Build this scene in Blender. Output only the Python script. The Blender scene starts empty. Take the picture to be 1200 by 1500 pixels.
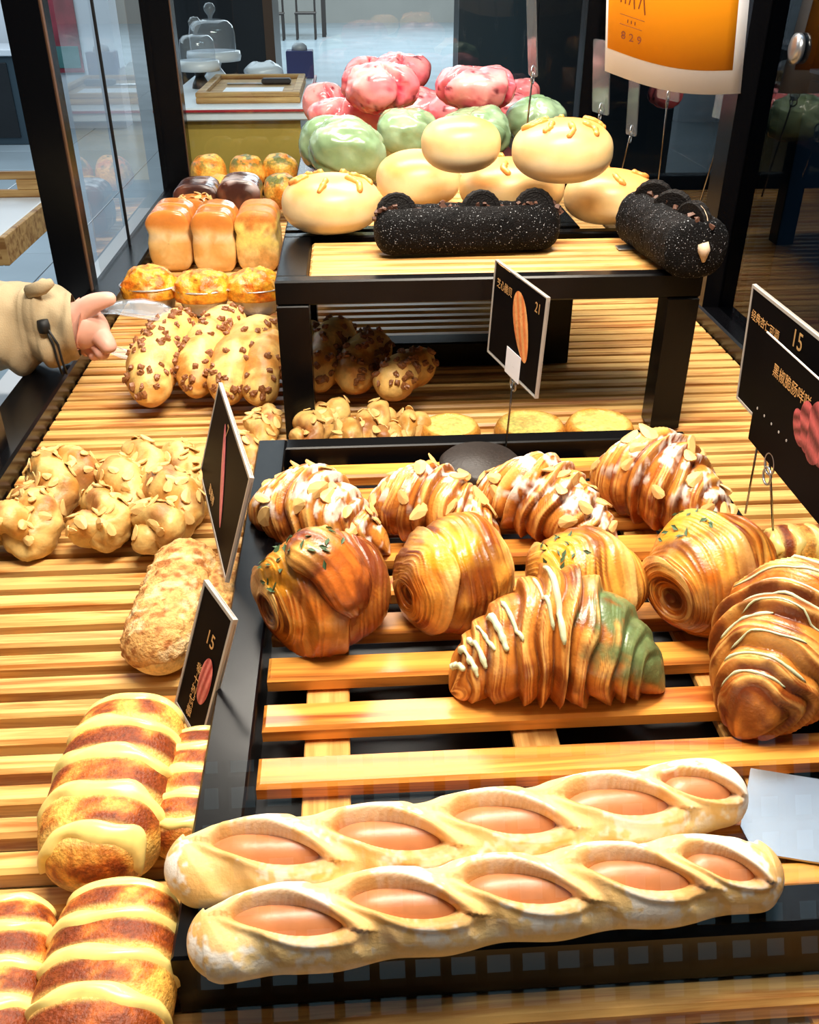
import bpy, math, random
import numpy as np
from mathutils import Vector, Matrix

# ------------------------------------------------------------------ camera
H = 0.5
FPX = 1344.0
PITCH = math.radians(31.15); YAW = math.radians(3.65)
CF = np.array([math.sin(YAW)*math.cos(PITCH), math.cos(YAW)*math.cos(PITCH), -math.sin(PITCH)])
CR = np.array([math.cos(YAW), -math.sin(YAW), 0.0]); CU = np.cross(CR, CF)
CAM = np.array([0, 0, H])
scene = bpy.context.scene
COL = scene.collection
cam_d = bpy.data.cameras.new('camera'); cam = bpy.data.objects.new('camera', cam_d); COL.objects.link(cam)
cam_d.sensor_fit = 'HORIZONTAL'; cam_d.sensor_width = 36.0; cam_d.lens = 36.0*FPX/1200.0
cam_d.clip_start = 0.02; cam_d.clip_end = 200
cam.matrix_world = Matrix(((CR[0], CU[0], -CF[0], 0), (CR[1], CU[1], -CF[1], 0), (CR[2], CU[2], -CF[2], H), (0, 0, 0, 1)))
scene.camera = cam
scene.view_settings.view_transform = 'Standard'; scene.view_settings.look = 'None'
scene.view_settings.gamma = 1.0; scene.view_settings.use_curve_mapping = False
scene.view_settings.exposure = 0.18
# ------------------------------------------------------------------ world + lights
wd = bpy.data.worlds.new('world'); scene.world = wd; wd.use_nodes = True
wd.node_tree.nodes['Background'].inputs[0].default_value = (0.50, 0.62, 0.75, 1)
wd.node_tree.nodes['Background'].inputs[1].default_value = 0.11

def area_light(name, loc, sx, sy, power, col, target):
    l = bpy.data.lights.new(name, 'AREA'); l.shape = 'RECTANGLE'; l.size = sx; l.size_y = sy
    l.energy = power; l.color = col
    o = bpy.data.objects.new(name, l); COL.objects.link(o); o.location = loc
    d = Vector(target) - Vector(loc); o.rotation_euler = d.to_track_quat('-Z', 'Y').to_euler()
    return o
area_light('case_light_front', (0.12, 0.62, 1.05), 0.75, 0.12, 21.0, (1.0, 0.88, 0.72), (0.10, 0.66, 0))
area_light('case_light_back', (0.05, 1.55, 1.05), 0.75, 0.12, 18.0, (1.0, 0.91, 0.78), (0.05, 1.50, 0))
area_light('shop_light_front', (0.15, 0.36, 1.35), 0.6, 0.4, 9.0, (1.0, 0.92, 0.82), (0.10, 0.62, 0))
area_light('right_wall_fill', (1.2, 1.6, 1.7), 0.2, 1.6, 14.0, (0.72, 0.88, 1.0), (1.7, 1.6, -.3))  # added cool fill to brighten the blue right wall panels, no known lamp there
area_light('hall_light_left', (-3.5, 6.0, 2.6), 5.0, 8.0, 300.0, (0.80, 0.92, 1.0), (-3.2, 6, 0))
area_light('hall_light_far', (1.0, 18.0, 3.5), 10.0, 8.0, 1500.0, (0.85, 0.94, 1.0), (0, 18, 0))

# ------------------------------------------------------------------ helpers
rng = random.Random(7)
nr = np.random.RandomState(11)
def ray(u, v): return CF + CR*(u-600)/FPX - CU*(v-750)/FPX
def P(u, v, z):
    d = ray(u, v); return CAM + d*((z-H)/d[2])
def PY(u, v, Y):
    d = ray(u, v); return CAM + d*(Y/d[1])
def PX(p, px):                       # metres spanned by px pixels at point p
    return px*float((np.asarray(p)-CAM) @ CF)/FPX
def lin(c):
    c = np.asarray(c, float)/255.0
    return np.where(c <= 0.04045, c/12.92, ((c+0.055)/1.055)**2.4)
def L4(c): return tuple(lin(c)) + (1.0,)
def sst(a, b, x):
    t = np.clip((x-a)/(b-a), 0, 1); return t*t*(3-2*t)
def mix(a, b, f):
    f = np.asarray(f)[..., None]; return a*(1-f) + b*f
def _h(i, j, k):
    n = (i.astype(np.int64)*374761393 + j.astype(np.int64)*668265263 + k.astype(np.int64)*1274126177) & 0xffffffff
    n = ((n ^ (n >> 13))*1103515245) & 0xffffffff
    n = ((n ^ (n >> 16))*69069) & 0xffffffff
    return ((n >> 8) & 0xffff)/32767.5 - 1.0
def vn(p):
    f = np.floor(p); q = p-f; q = q*q*(3-2*q); i, j, k = f[..., 0], f[..., 1], f[..., 2]
    x, y, z = q[..., 0], q[..., 1], q[..., 2]
    def lp(a, b, t): return a + (b-a)*t
    c = lambda a, b, d: _h(i+a, j+b, k+d)
    return lp(lp(lp(c(0,0,0), c(1,0,0), x), lp(c(0,1,0), c(1,1,0), x), y),
              lp(lp(c(0,0,1), c(1,0,1), x), lp(c(0,1,1), c(1,1,1), x), y), z)
def fbm(p, o=3):
    s = 0; a = 0.5
    for k in range(o): s = s + a*vn(p*(2**k) + 17.3*k); a *= 0.5
    return s
WLOC = {}
def tag(o, label, cat, group=None, kind=None):
    if label: o['label'] = label
    if cat: o['category'] = cat
    if group: o['group'] = group
    if kind: o['kind'] = kind
    return o
def struct(o): o['kind'] = 'structure'; return o
def link(o, parent=None, world=(0, 0, 0)):
    COL.objects.link(o); w = np.asarray(world, float)
    WLOC[o.name] = w
    if parent is not None:
        o.parent = parent; o.location = w - WLOC[parent.name]
    else: o.location = w
    return o
def mk(name, V, Fc, mat, parent=None, col=None, base=None, smooth=True):
    V = np.asarray(V, float).reshape(-1, 3)
    if base is None:
        base = np.array([(V[:, 0].min()+V[:, 0].max())/2, (V[:, 1].min()+V[:, 1].max())/2, V[:, 2].min()])
    me = bpy.data.meshes.new(name); me.from_pydata((V-base).tolist(), [], [tuple(f) for f in Fc])
    if col is not None:
        a = me.color_attributes.new('Col', 'FLOAT_COLOR', 'POINT')
        c = np.ones((len(V), 4)); c[:, :3] = np.clip(np.asarray(col).reshape(-1, 3), 0, 1); a.data.foreach_set('color', c.ravel())
    if smooth: me.polygons.foreach_set('use_smooth', [True]*len(me.polygons))
    me.materials.append(mat); me.update()
    o = bpy.data.objects.new(name, me)
    return link(o, parent, base)
def empty(name, loc): return link(bpy.data.objects.new(name, None), None, loc)
class MB:
    def __init__(s): s.v = []; s.f = []
    def add(s, V, F):
        n = len(s.v); s.v += [tuple(map(float, p)) for p in V]; s.f += [tuple(i+n for i in f) for f in F]; return s
    def box(s, a, b, bev=0.0):
        a = np.minimum(a, b).astype(float); b_ = np.maximum(a, b).astype(float)
        x0, y0, z0 = a; x1, y1, z1 = b_
        if bev <= 0:
            V = [(x0,y0,z0),(x1,y0,z0),(x1,y1,z0),(x0,y1,z0),(x0,y0,z1),(x1,y0,z1),(x1,y1,z1),(x0,y1,z1)]
            return s.add(V, [(0,3,2,1),(4,5,6,7),(0,1,5,4),(1,2,6,5),(2,3,7,6),(3,0,4,7)])
        e = bev; V = []
        for zz, i in ((z0, e), (z0+e, 0), (z1-e, 0), (z1, e)):
            V += [(x0+i,y0+i,zz),(x1-i,y0+i,zz),(x1-i,y1-i,zz),(x0+i,y1-i,zz)]
        F = [(3,2,1,0),(12,13,14,15)]
        for r in range(3):
            for k in range(4): F.append((r*4+k, r*4+(k+1)%4, r*4+4+(k+1)%4, r*4+4+k))
        return s.add(V, F)
    def tube(s, pts, r, n=8, cap=True):
        pts = np.asarray(pts, float); m = len(pts); rr = np.broadcast_to(np.asarray(r, float), (m,))
        T = np.gradient(pts, axis=0); T /= np.linalg.norm(T, axis=1)[:, None]+1e-12
        ref = np.array([0, 0, 1.0]) if abs(T[0][2]) < .9 else np.array([1.0, 0, 0])
        V = []
        a = np.cross(T[0], ref); a /= np.linalg.norm(a)
        for i in range(m):
            a = a - T[i]*(a@T[i]); a /= np.linalg.norm(a)+1e-12; b = np.cross(T[i], a)
            for k in range(n):
                t = 2*math.pi*k/n; V.append(pts[i] + rr[i]*(a*math.cos(t)+b*math.sin(t)))
        F = [(i*n+k, i*n+(k+1)%n, (i+1)*n+(k+1)%n, (i+1)*n+k) for i in range(m-1) for k in range(n)]
        if cap: F += [tuple(range(n-1, -1, -1)), tuple((m-1)*n+k for k in range(n))]
        return s.add(V, F)
    def lathe(s, c, prof, n=24, sx=1.0, sy=1.0):
        V = []; m = len(prof)
        for r, z in prof:
            for k in range(n):
                t = 2*math.pi*k/n; V.append((c[0]+r*sx*math.cos(t), c[1]+r*sy*math.sin(t), c[2]+z))
        return s.add(V, [(i*n+k, i*n+(k+1)%n, (i+1)*n+(k+1)%n, (i+1)*n+k) for i in range(m-1) for k in range(n)])
    def build(s, name, mat, parent=None, smooth=False, base=None): return mk(name, s.v, s.f, mat, parent, None, base, smooth)

# ---- grid surfaces
def gridfaces(ns, nt):
    F = []
    for i in range(ns-1):
        a = i*nt; b = a+nt
        for j in range(nt):
            k = (j+1) % nt; F.append((a+j, a+k, b+k, b+j))
    return F
def grid_normals(G):
    du = np.gradient(G, axis=0); dv = np.roll(G, -1, 1)-np.roll(G, 1, 1)
    n = np.cross(dv, du); l = np.linalg.norm(n, axis=2)[..., None]; n = n/(l+1e-12)
    c = G.mean((0, 1))
    if ((G-c)*n).sum() < 0: n = -n
    return n
class Surf:
    """closed grid surface: G[ns,nt,3]"""
    def __init__(s, G, T, TH): s.G = G; s.T = T; s.TH = TH; s.ns, s.nt = G.shape[:2]; s.N = grid_normals(G)
    def at(s, fi, fj):
        fi = np.clip(np.asarray(fi, float), 0, 1)*(s.ns-1.001); fj = (np.asarray(fj, float) % 1.0)*s.nt
        i = fi.astype(int); j = fj.astype(int); x = (fi-i)[..., None]; y = (fj-j)[..., None]; j0 = j % s.nt; j1 = (j+1) % s.nt
        def g(A): return (A[i, j0]*(1-x)+A[i+1, j0]*x)*(1-y) + (A[i, j1]*(1-x)+A[i+1, j1]*x)*y
        n = g(s.N); return g(s.G), n/(np.linalg.norm(n, axis=-1)[..., None]+1e-9)
    def build(s, name, mat, col, parent=None):
        return mk(name, s.G.reshape(-1, 3), gridfaces(s.ns, s.nt), mat, parent, np.asarray(col).reshape(-1, 3))
def loft(pts, ax, r, flat=1.0, nt=64, power=2.0, z0=None, up=None, wid=1.0):
    """pts: control polyline; ax: axial params 0..1 per ring; r: radius per ring; flat: height/width"""
    pts = np.asarray(pts, float); ax = np.asarray(ax, float); r = np.maximum(np.asarray(r, float), 1e-4)
    s = np.r_[0, np.cumsum(np.linalg.norm(np.diff(pts, axis=0), axis=1))]; s /= s[-1]
    def pos(a):
        k = np.linspace(0, 1, len(pts))
        dense = np.linspace(0, 1, 60)
        if len(pts) > 2:
            co = [np.polyfit(s, pts[:, d], len(pts)-1) for d in range(3)]
            return np.stack([np.polyval(c, a) for c in co], -1)
        return pts[0]*(1-a)[:, None]+pts[1]*a[:, None]
    C = pos(ax); Tn = pos(np.clip(ax, 0, 1)+0.01)-pos(np.clip(ax, 0, 1)-0.01); Tn /= np.linalg.norm(Tn, axis=1)[:, None]
    upv = np.array([0, 0, 1.0]) if up is None else np.asarray(up, float)
    Uv = upv - Tn*(Tn@upv)[:, None]; Uv /= np.linalg.norm(Uv, axis=1)[:, None]; S = np.cross(Tn, Uv)
    th = 2*np.pi*np.arange(nt)/nt; th = np.where(th > np.pi, th-2*np.pi, th)
    sx = np.sign(np.sin(th))*np.abs(np.sin(th))**(2/power); cz = np.sign(np.cos(th))*np.abs(np.cos(th))**(2/power)
    R = r[:, None, None]
    D = S[:, None, :]*sx[None, :, None]*wid + Uv[:, None, :]*cz[None, :, None]*flat
    G = C[:, None, :] + R*D
    T, TH = np.meshgrid(np.linspace(0, 1, len(ax)), th, indexing='ij')
    return G, D/np.linalg.norm(D, axis=2)[..., None], T, TH, C
def clampz(G, z0, soft=0.004):
    z = G[..., 2]-z0; G[..., 2] = z0 + np.where(z < soft, soft*np.exp(np.minimum(z/soft-1, 0)), z) ; G[..., 2] -= soft*0.36*sst(3*soft, 0, G[..., 2]-z0)*0 ; return G
def capprof(n, k=0.12, power=2.0):
    """cosine spaced axial params + rounded-end radius profile"""
    a = (1-np.cos(np.linspace(0, np.pi, n)))/2
    e = np.minimum(a, 1-a)
    r = np.where(e < k, (1-np.abs(1-e/k)**power)**(1/power), 1.0); return a, r
def blob(c, rx, ry, rz, ns=40, nt=56, pz=2.0, px_=2.0, rot=0.0):
    ph = np.linspace(0, np.pi, ns); lo = 2*np.pi*np.arange(nt)/nt
    PH, LO = np.meshgrid(ph, lo, indexing='ij')
    pw = lambda a, e: np.sign(a)*np.abs(a)**(2/e)
    sr = np.abs(np.sin(PH))**(2/pz); x = sr*pw(np.cos(LO), px_); y = sr*pw(np.sin(LO), px_); z = pw(np.cos(PH), pz)
    D = np.stack([x, y, z], -1); ca, sa = math.cos(rot), math.sin(rot)
    X = x*rx; Y = y*ry
    G = np.stack([X*ca-Y*sa, X*sa+Y*ca, z*rz], -1) + np.asarray(c)
    return G, D, PH, LO
def scatter(parent, surf, name, meshes, n, sel, size, mind=0.0, lift=0.0008, lay=0.25, stand=0.0):
    pts = []; tries = 0
    while len(pts) < n and tries < n*60:
        tries += 1
        fi, fj = rng.random(), rng.random()
        p, nn = surf.at(np.array(fi), np.array(fj))
        if not sel(fi, fj if fj < .5 else fj-1, p, nn): continue
        if any(np.linalg.norm(p-q) < mind for q in pts): continue
        pts.append(p)
        o = bpy.data.objects.new(name, rng.choice(meshes))
        z = Vector(nn + np.array([rng.gauss(0, lay), rng.gauss(0, lay), rng.gauss(0, lay)*.5])).normalized()
        q = z.to_track_quat('Z', 'Y'); link(o, parent, p+nn*lift)
        o.rotation_mode = 'QUATERNION'
        from mathutils import Quaternion
        o.rotation_quaternion = q @ Quaternion((0, 0, 1), rng.uniform(0, 6.28))
        s = size*rng.uniform(.75, 1.2); o.scale = (s, s, s)
def tube_on(parent, surf, name, path, r, mat, lift=0.3, n=6, flat=None):
    fi = np.array([p[0] for p in path]); fj = np.array([p[1] for p in path])
    k = np.linspace(0, 1, len(path)); kk = np.linspace(0, 1, max(8, len(path)*5))
    fi = np.interp(kk, k, fi); fj = np.interp(kk, k, fj)
    p, nn = surf.at(fi, fj); p = p + nn*r*lift
    rr = r*(0.8+0.35*np.array([vn(np.array([x*9.0, fi[0]*50, fj[0]*50])) for x in kk]))*np.minimum(1, 0.35+np.minimum(kk, 1-kk)*8)
    return MB().tube(p, rr, n).build(name, mat, parent, smooth=True)

# ------------------------------------------------------------------ materials
def nodes(name):
    m = bpy.data.materials.new(name); m.use_nodes = True; nt = m.node_tree
    b = nt.nodes['Principled BSDF']; return m, nt, b
def N(nt, t, **k):
    n = nt.nodes.new(t)
    for a, v in k.items():
        if a.startswith('i_'): n.inputs[a[2:].replace('_', ' ')].default_value = v
        else: setattr(n, a, v)
    return n
def plain(name, c, rough=0.5, metal=0.0, spec=0.5, bump=0.0, bscale=200, var=0.0, vscale=30, coat=0.0, emit=0):
    m, nt, b = nodes(name); b.inputs['Base Color'].default_value = L4(c); b.inputs['Roughness'].default_value = rough
    b.inputs['Metallic'].default_value = metal; b.inputs['Specular IOR Level'].default_value = spec; b.inputs['Coat Weight'].default_value = coat
    tc = N(nt, 'ShaderNodeTexCoord')
    if bump:
        nz = N(nt, 'ShaderNodeTexNoise', i_Scale=bscale, i_Detail=3.0); nt.links.new(tc.outputs['Object'], nz.inputs['Vector'])
        bp = N(nt, 'ShaderNodeBump', i_Strength=bump, i_Distance=0.002); nt.links.new(nz.outputs['Fac'], bp.inputs['Height']); nt.links.new(bp.outputs['Normal'], b.inputs['Normal'])
    if var:
        nz = N(nt, 'ShaderNodeTexNoise', i_Scale=vscale, i_Detail=4.0); nt.links.new(tc.outputs['Object'], nz.inputs['Vector'])
        cr = N(nt, 'ShaderNodeValToRGB'); cr.color_ramp.elements[0].position = .3; cr.color_ramp.elements[1].position = .7
        l = lin(c); cr.color_ramp.elements[0].color = tuple(np.clip(l*(1-var), 0, 1))+(1,); cr.color_ramp.elements[1].color = tuple(np.clip(l*(1+var), 0, 1))+(1,)
        nt.links.new(nz.outputs['Fac'], cr.inputs['Fac']); nt.links.new(cr.outputs['Color'], b.inputs['Base Color'])
    if emit:
        b.inputs['Emission Color'].default_value = L4(c); b.inputs['Emission Strength'].default_value = emit
    return m
def bread(name, rough=0.5, bump=0.25, bscale=260, var=0.25, vscale=70, spec=0.4, coat=0.0, speck=None, speckscale=420, speckth=0.62, sss=0.0):
    m, nt, b = nodes(name); b.inputs['Roughness'].default_value = rough; b.inputs['Specular IOR Level'].default_value = spec
    b.inputs['Coat Weight'].default_value = coat; b.inputs['Coat Roughness'].default_value = 0.15
    at = N(nt, 'ShaderNodeVertexColor', layer_name='Col'); tc = N(nt, 'ShaderNodeTexCoord')
    nz = N(nt, 'ShaderNodeTexNoise', i_Scale=vscale, i_Detail=5.0, i_Roughness=0.65); nt.links.new(tc.outputs['Object'], nz.inputs['Vector'])
    mr = N(nt, 'ShaderNodeMapRange'); mr.inputs[1].default_value = .3; mr.inputs[2].default_value = .7; mr.inputs[3].default_value = 1-var; mr.inputs[4].default_value = 1+var*.8
    nt.links.new(nz.outputs['Fac'], mr.inputs[0])
    vm = N(nt, 'ShaderNodeVectorMath', operation='SCALE'); nt.links.new(at.outputs['Color'], vm.inputs[0]); nt.links.new(mr.outputs[0], vm.inputs['Scale'])
    out = vm.outputs[0]
    if speck is not None:
        n2 = N(nt, 'ShaderNodeTexNoise', i_Scale=speckscale, i_Detail=2.0); nt.links.new(tc.outputs['Object'], n2.inputs['Vector'])
        m2 = N(nt, 'ShaderNodeMapRange'); m2.inputs[1].default_value = speckth; m2.inputs[2].default_value = speckth+.06
        nt.links.new(n2.outputs['Fac'], m2.inputs[0])
        mx = N(nt, 'ShaderNodeMix', data_type='RGBA'); nt.links.new(m2.outputs[0], mx.inputs[0]); nt.links.new(out, mx.inputs[6]); mx.inputs[7].default_value = L4(speck); out = mx.outputs[2]
    nt.links.new(out, b.inputs['Base Color'])
    nb = N(nt, 'ShaderNodeTexNoise', i_Scale=bscale, i_Detail=4.0); nt.links.new(tc.outputs['Object'], nb.inputs['Vector'])
    bp = N(nt, 'ShaderNodeBump', i_Strength=bump, i_Distance=0.002); nt.links.new(nb.outputs['Fac'], bp.inputs['Height']); nt.links.new(bp.outputs['Normal'], b.inputs['Normal'])
    return m
def wood(name, light, dark, rough=0.4, scale=1.0, axis=0):
    m, nt, b = nodes(name); b.inputs['Roughness'].default_value = rough; b.inputs['Specular IOR Level'].default_value = .4
    tc = N(nt, 'ShaderNodeTexCoord'); oi = N(nt, 'ShaderNodeObjectInfo')
    mp = N(nt, 'ShaderNodeMapping'); sc = [110*scale]*3; sc[axis] = 5*scale; mp.inputs['Scale'].default_value = sc
    off = N(nt, 'ShaderNodeVectorMath', operation='SCALE'); off.inputs[0].default_value = (3, 7, 5); nt.links.new(oi.outputs['Random'], off.inputs['Scale'])
    ad = N(nt, 'ShaderNodeVectorMath', operation='ADD'); nt.links.new(tc.outputs['Object'], ad.inputs[0]); nt.links.new(off.outputs[0], ad.inputs[1])
    nt.links.new(ad.outputs[0], mp.inputs['Vector'])
    nz = N(nt, 'ShaderNodeTexNoise', i_Scale=1.0, i_Detail=5.0, i_Roughness=.6, i_Distortion=.6); nt.links.new(mp.outputs[0], nz.inputs['Vector'])
    cr = N(nt, 'ShaderNodeValToRGB'); e = cr.color_ramp.elements; e[0].position = .36; e[1].position = .58; e[0].color = L4(dark); e[1].color = L4(light)
    nt.links.new(nz.outputs['Fac'], cr.inputs['Fac'])
    hs = N(nt, 'ShaderNodeHueSaturation'); mr = N(nt, 'ShaderNodeMapRange'); mr.inputs[3].default_value = .82; mr.inputs[4].default_value = 1.12
    nt.links.new(oi.outputs['Random'], mr.inputs[0]); nt.links.new(mr.outputs[0], hs.inputs['Value']); nt.links.new(cr.outputs['Color'], hs.inputs['Color'])
    nt.links.new(hs.outputs['Color'], b.inputs['Base Color'])
    bp = N(nt, 'ShaderNodeBump', i_Strength=.12, i_Distance=.001); nt.links.new(nz.outputs['Fac'], bp.inputs['Height']); nt.links.new(bp.outputs['Normal'], b.inputs['Normal'])
    return m
def thin_glass(name, tint=(1, 1, 1), ior=1.5, rough=0.0, haze=0.0):
    m, nt, b = nodes(name); nt.nodes.remove(b); out = nt.nodes['Material Output']
    tr = N(nt, 'ShaderNodeBsdfTransparent'); tr.inputs[0].default_value = tuple(tint)+(1,)
    gl = N(nt, 'ShaderNodeBsdfGlossy'); gl.inputs['Roughness'].default_value = rough; gl.inputs[0].default_value = (1, 1, 1, 1)
    fr = N(nt, 'ShaderNodeFresnel', i_IOR=ior); mx = N(nt, 'ShaderNodeMixShader')
    ge = N(nt, 'ShaderNodeNewGeometry'); sb = N(nt, 'ShaderNodeMath', operation='SUBTRACT'); sb.inputs[0].default_value = 1.0; nt.links.new(ge.outputs['Backfacing'], sb.inputs[1])
    mu = N(nt, 'ShaderNodeMath', operation='MULTIPLY'); nt.links.new(fr.outputs[0], mu.inputs[0]); nt.links.new(sb.outputs[0], mu.inputs[1])   # the exit face of a thin sheet only lets light through
    nt.links.new(mu.outputs[0], mx.inputs[0]); nt.links.new(tr.outputs[0], mx.inputs[1]); nt.links.new(gl.outputs[0], mx.inputs[2])
    last = mx
    if haze:
        df = N(nt, 'ShaderNodeBsdfDiffuse'); df.inputs[0].default_value = (.9, .95, 1, 1); m2 = N(nt, 'ShaderNodeMixShader'); m2.inputs[0].default_value = haze
        nt.links.new(mx.outputs[0], m2.inputs[1]); nt.links.new(df.outputs[0], m2.inputs[2]); last = m2
    nt.links.new(last.outputs[0], out.inputs[0]); return m

M = {}
M['slat'] = wood('pale_slat_wood', (234, 188, 112), (178, 112, 48), .38)
M['slat2'] = wood('honey_slat_wood', (230, 158, 70), (146, 74, 24), .28, .55)
M['batten'] = wood('batten_wood', (222, 170, 95), (190, 130, 60), .5, 1, 1)
M['board'] = wood('board_wood', (196, 160, 104), (140, 98, 52), .55, .5)
M['black'] = plain('black_metal', (6, 6, 8), .26, 0, .22, bump=.03, bscale=60)
M['blackm'] = plain('black_matt', (8, 8, 10), .6, 0, .2)
M['base'] = plain('tray_base', (172, 168, 155), .6)
M['dark_base'] = plain('dark_tray_base', (22, 22, 24), .5)
M['brown_edge'] = plain('brown_metal', (88, 62, 44), .35)
M['grey_metal'] = plain('grey_metal', (176, 182, 190), .45, .1)
M['steel'] = plain('steel', (170, 174, 180), .30, .9, bump=.05, bscale=40)
M['wire'] = plain('steel_wire', (150, 145, 138), .25, 1.0)
M['glass'] = thin_glass('pane_glass', (.93, .965, .97), 1.52)
M['front_glass'] = thin_glass('front_glass', (.985, .99, .99), 1.6)
M['side_glass'] = thin_glass('side_glass', (.97, .985, .99), 1.5)
M['dark_glass'] = thin_glass('smoked_glass', (.50, .57, .62), 1.25)
M['acrylic'] = thin_glass('acrylic', (.94, .95, .96), 1.55, .08, .06)
M['acr_edge'] = plain('acrylic_edge', (170, 164, 156), .35)
M['clear'] = thin_glass('clear_plastic', (.93, .95, .97), 1.6, .06, .10)
M['card'] = plain('black_card', (8, 6, 8), .55, 0, .04)
M['gold'] = plain('gold_print', (196, 150, 92), .5)
M['whitep'] = plain('white_print', (215, 212, 208), .5)
M['paper'] = plain('white_paper', (240, 244, 252), .6)
M['orange'] = plain('orange_print', (240, 152, 10), .5)
M['ink'] = plain('brown_ink', (120, 52, 8), .6)
M['foil'] = plain('foil', (214, 214, 214), .3, .75, bump=.4, bscale=220)
M['almond'] = plain('almond', (224, 182, 114), .5, var=.25, vscale=160)
M['choc'] = plain('chocolate_chip', (138, 86, 46), .45, var=.5, vscale=250)
M['cookie'] = plain('cocoa_cookie', (15, 12, 12), .55, 0, .2, bump=.6, bscale=500)
M['cream'] = plain('white_cream', (222, 196, 168), .5)
M['crumb'] = plain('cocoa_crumb', (92, 60, 46), .6)
M['custard'] = plain('custard', (244, 216, 128), .28, 0, .5, var=.10, vscale=120)
M['sauce'] = plain('baked_sauce', (232, 150, 70), .35)
M['icing'] = plain('pale_green_icing', (200, 208, 170), .3)
M['herb'] = plain('herb', (66, 92, 58), .6)
M['sausage'] = plain('sausage', (196, 126, 80), .34, 0, .5, bump=.12, bscale=120, var=.14, vscale=60)
M['pastry'] = bread('laminated_pastry', .30, .22, 420, .16, 160, .5, .15)
M['smooth'] = bread('soft_bun', .36, .06, 220, .06, 60, .45, .0)
M['gloss'] = bread('glossy_bun', .22, .10, 120, .10, 60, .5, .25)
M['crust'] = bread('baked_crust', .42, .25, 300, .22, 90)
M['crumble'] = bread('crumbly_crust', .7, .9, 420, .30, 260)
M['cheese'] = bread('baked_cheese', .32, .7, 260, .35, 200, .5)
M['cinnamon'] = bread('cinnamon_crust', .5, .55, 520, .42, 330, .35)
M['flour'] = bread('floured_crust', .55, .18, 500, .10, 120)
M['cocoa'] = bread('cocoa_crust', .65, 1.0, 700, .4, 300, .12, 0, (205, 208, 214), 620, .66)
M['skin'] = plain('skin', (232, 176, 156), .45, bump=.08, bscale=160, var=.08, vscale=40)
M['nail'] = plain('nail', (240, 190, 180), .25)
M['cloth'] = plain('beige_cloth', (176, 156, 122), .85, bump=.3, bscale=500, var=.10, vscale=16)
M['cord'] = plain('black_cord', (16, 16, 18), .6)
M['tile'] = plain('floor_tile', (146, 160, 168), .22, 0, .5, var=.10, vscale=1.5)
M['grout'] = plain('grout', (96, 106, 112), .7)
M['white'] = plain('white_laminate', (214, 222, 230), .4)
M['olive'] = plain('olive_panel', (176, 148, 70), .3, var=.15, vscale=4)
M['red'] = plain('red_trim', (160, 28, 44), .4)
M['navy'] = plain('navy_box', (36, 44, 104), .5)
M['porcelain'] = plain('porcelain', (220, 226, 232), .25)
M['dkwood'] = plain('dark_wood', (46, 38, 34), .5)
M['wallbeige'] = plain('far_wall', (150, 148, 142), .7, var=.12, vscale=.6)
M['walldark'] = plain('dark_wall', (26, 29, 33), .35, var=.3, vscale=2)
M['wallslate'] = plain('slate_panel', (50, 66, 76), .3)
M['wallblue'] = plain('blue_panel', (54, 78, 98), .35, var=.2, vscale=3)
M['posterred'] = plain('poster_red', (132, 44, 58), .6, var=.5, vscale=6)
M['posterteal'] = plain('poster_teal', (60, 110, 110), .6)

# ------------------------------------------------------------------ the case: lower tray, rails, posts, glass
XL, XR = -0.385, 0.555
YB = 2.36
o = empty('display_case', (0.08, 1.2, -0.9)); case = tag(o, 'black framed glass bakery display case holding all the breads', 'display case')
MB().box((-.45, .2, -.9), (.60, YB+.05, -.056)).build('cabinet', M['blackm'], case)
MB().box((-.52, .2, -.055), (-.445, YB, -.028), .003).build('outer_ledge', M['grey_metal'], case)
MB().box((-.445, .2, -.035), (XL, YB, .022), .003).build('side_rail', M['black'], case)
MB().box((XR, .2, -.035), (.60, YB, .022), .003).build('side_rail', M['black'], case)
MB().box((-.43, YB, -.035), (.60, YB+.045, .03), .003).build('back_rail', M['black'], case)
for (x, y, w) in ((-.425, .945, .05), (-.462, 1.56, .052), (-.415, YB+.01, .065), (.585, 1.42, .055), (.585, YB+.01, .06)):
    p = MB().box((x-w/2, y-w/2, -.03), (x+w/2, y+w/2, 1.1), .004).build('post', M['black'], case)
    MB().box((x+w/2-.001, y-w/2+.004, .02), (x+w/2+.002, y-w/2+.014, 1.09), .001).build('edge_strip', M['brown_edge'], p)
MB().box((-.436, 1.59, .022), (-.430, YB-.03, 1.08)).build('side_pane', M['side_glass'], case)
MB().box((-.430, 1.82, .022), (-.426, 1.828, 1.08)).build('pane_edge', M['blackm'], case)
MB().box((.583, 1.46, .022), (.589, YB-.03, 1.08)).build('side_pane', M['dark_glass'], case)
MB().box((.583, .3, .022), (.589, 1.39, 1.08)).build('side_pane', M['dark_glass'], case)
MB().box((-.38, YB+.015, .03), (.55, YB+.021, 1.08)).build('back_pane', M['glass'], case)
gv = [(x, y, z+d) for d in (0, .002) for x, y, z in ((-.085, .206, .055), (.58, .206, .055), (.58, .352, .135), (-.085, .352, .135))]
mk('front_pane', gv, [(3,2,1,0),(4,5,6,7),(0,1,5,4),(1,2,6,5),(2,3,7,6),(3,0,4,7)], M['front_glass'], case, smooth=False)
lk = MB().lathe((0, 0, 0), [(.0, .0), (.018, .0), (.018, .006), (.012, .009), (.0, .009)], 20)
lkv = np.array(lk.v); q = PY(1186, 215, 1.15); lkv = np.stack([.582-lkv[:, 2], lkv[:, 0]+1.28, lkv[:, 1]+.40], -1)
mk('lock', lkv, lk.f, M['steel'], case)
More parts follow.
